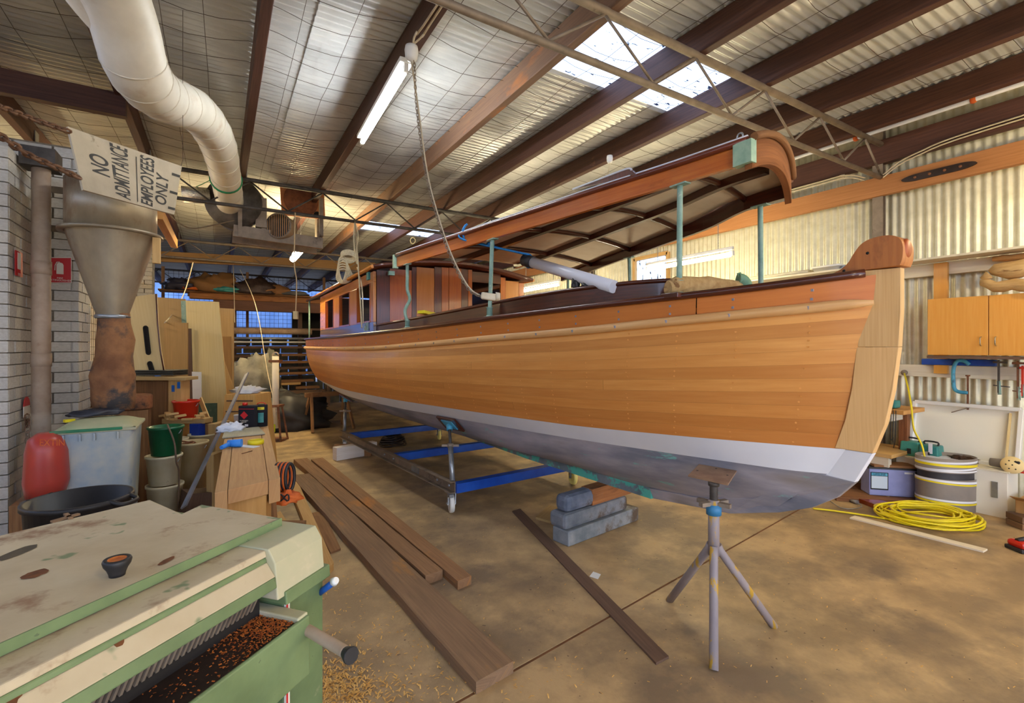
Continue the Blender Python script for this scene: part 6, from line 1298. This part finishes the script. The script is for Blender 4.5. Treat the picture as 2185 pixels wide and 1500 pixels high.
for k in range(3): MB().tube(spline([(5.7,yb1-.02+.03*k,.88),(5.62,yb1-.05+.02*k,.84),(5.63,yb1-.04+.02*k,.6),(5.7,yb1-.0,.5+.05*k)],5),.004,5).build('charger_lead','black plastic',label='thin dark charger lead drooping off the side bench',cat='lead',group='charger leads on the side bench')
# yellow hose
random.seed(5); c=at(1979,1108,z=0); mb=MB(); pts=[]
ra=(at(2075,1108,z=0)-c).length
for i in range(15*26):
    t=i/26; a=2*math.pi*t; k=int(t); r=ra*(.98-.035*((k*7)%13)/1.0*.9)*(1+.05*math.sin(a*2+k)); ox=.05*math.sin(k*2.4); oy=.05*math.cos(k*1.7)
    pts.append(c+RGT*(r*math.cos(a)+ox)+FWD*(r*.78*math.sin(a)+oy)+UP*(.012+.0045*((k*5)%15)+.008*(1+math.sin(a*3+k*1.3))))
mb.tube(pts,.0085,6); hz=thing('yellow_hose',c,'bright yellow hose coiled loosely on the floor by the grey roll','hose'); mb.build('coil','yellow plastic',hz)
up_=spline([c+RGT*.1+FWD*.25+UP*.03,at(1990,1062,z=.1),at(1978,1000,x=5.75),at(1967,950,x=5.75),at(1950,915,x=5.72),at(1945,870,x=5.75),at(1938,830,x=5.95),at(1930,797,x=6.25)],6); MB().tube(up_,.0085,6).build('riser','yellow plastic',hz)
MB().tube(spline([c-RGT*.2+UP*.03,at(1900,1108,z=.012),at(1850,1100,z=.012),at(1780,1090,z=.012),at(1735,1085,z=.012)],6),.0085,6).build('floor_run','yellow plastic',hz); MB().lathe([(0,0),(.03,0),(.03,.012),(0,.014)],at(1930,795,x=6.295),12,R3(0,-math.pi/2,0)).build('wall_outlet','steel dusty',hz)
mb=MB(); mb.tube([at(1815,1068,z=.015),at(1830,1072,z=.02)],[.012,.02],8); mb.tube(spline([at(1830,1072,z=.02),at(1838,1082,z=.01),at(1800,1085,z=.01),at(1770,1068,z=.01)],5),.004,5); mb.build('extension_plug','galv',label='grey plug on a thin lead beside the dark red timber on the floor',cat='plug')
# sander, disc, carton and edge items
c=Vector((5.95,wy(2135,5.9),.412)); sd=thing('sander',c,'grey and black electric sander on the right end of the low cabinet','sander'); MB().tube([c+UP*.05+Vector((0,.08,0)),c+UP*.05+Vector((0,-.07,0))],[.035,.045],14).build('body','brown tape',sd); MB().box(c+Vector((0,-.09,.05)),(.08,.06,.09)).build('motor_end','black plastic',sd,bevel=.01); MB().box(c+Vector((0,-.1,.005)),(.1,.1,.012)).build('pad','red plastic',sd)
c=Vector((5.9,wy(2160,5.9),.47)); ds=thing('sanding_disc',c,'pale round sanding disc with a ring of holes propped beside the sander','disc'); N=(Vector((0,0,EYE))-c); N.z+=1.5; R=N.normalized().to_track_quat('Z','Y').to_matrix(); MB().lathe([(0,0),(.075,0),(.075,.003),(0,.003)],c,30,R).build('paper','ply cream',ds)
for k in range(7): a=2*math.pi*k/6; p=c+R@Vector(((.04*math.cos(a) if k else 0)*(k<6 or 0),(.04*math.sin(a) if k else 0)*(k<6 or 0),.0035)); MB().lathe([(0,0),(.006,0)],p,8,R).build('hole','shadow dark',ds)
c=Vector((5.86,1.10,0)); ct=thing('cardboard_box',c,'open brown cardboard box on the floor at the right edge of the picture','box'); RC=YR(1,.0); ex=RC@Vector((1,0,0)); ey=RC@Vector((0,1,0)); H_=.21
for s in (-1,1): MB().box(c+ey*s*.15+UP*H_/2+ex*.08,(.42,.006,H_),RC).build('side','carton',ct); MB().box(c+ex*(.08+s*.21)+UP*H_/2,(.006,.3,H_),RC).build('side','carton',ct)
MB().box(c+ex*.08+UP*.004,(.42,.3,.006),RC).build('bottom','carton',ct); quad([c-ex*.13-ey*.15+UP*H_,c-ex*.13+ey*.15+UP*H_,c-ex*.26+ey*.16+UP*(H_+.05),c-ex*.26-ey*.14+UP*(H_+.05)],(0,0,.004),'flap','carton',ct); quad([c-ex*.13-ey*.15+UP*H_,c+ex*.29-ey*.15+UP*H_,c+ex*.29-ey*.27+UP*(H_-.03),c-ex*.13-ey*.27+UP*(H_-.03)],(0,0,.004),'flap','carton',ct)
MB().box(c-ex*.133+UP*.1,(.003,.10,.1),RC).build('label','label white',ct); MB().box(c-ex*.135+UP*.14,(.003,.10,.016),RC).build('label_header','battery blue',ct)
for y0,y1_,z0,lb,col in ((1100,1112,.0,'lower grey brown timber block at the right picture edge',(.9,.85,.8)),(1095,1105,.055,'upper timber block stacked at the right picture edge',(.7,.65,.6))):
    p=at(2222,1132,z=0)+FWD*.05; p.z=z0+.027; MB().box(p,(.30,.16,.05),YR(RGT.x,RGT.y-.2)).build('timber_block','rough plank',label=lb,cat='block',color=col,bevel=.003)
c=at(2190,1175,z=0); rt=thing('orange_tool',c,'orange and black power tool on the floor, cut by the right picture edge','power tool'); MB().box(c+UP*.05,(.18,.12,.05),YR(RGT.x,RGT.y)).build('body','red plastic',rt,bevel=.02); MB().box(c+UP*.015,(.2,.13,.03),YR(RGT.x,RGT.y)).build('base_plate','black plastic',rt,bevel=.008); MB().tube([c+UP*.075-RGT*.07,c+UP*.09,c+UP*.075+RGT*.07],.016,8).build('grip','black plastic',rt)
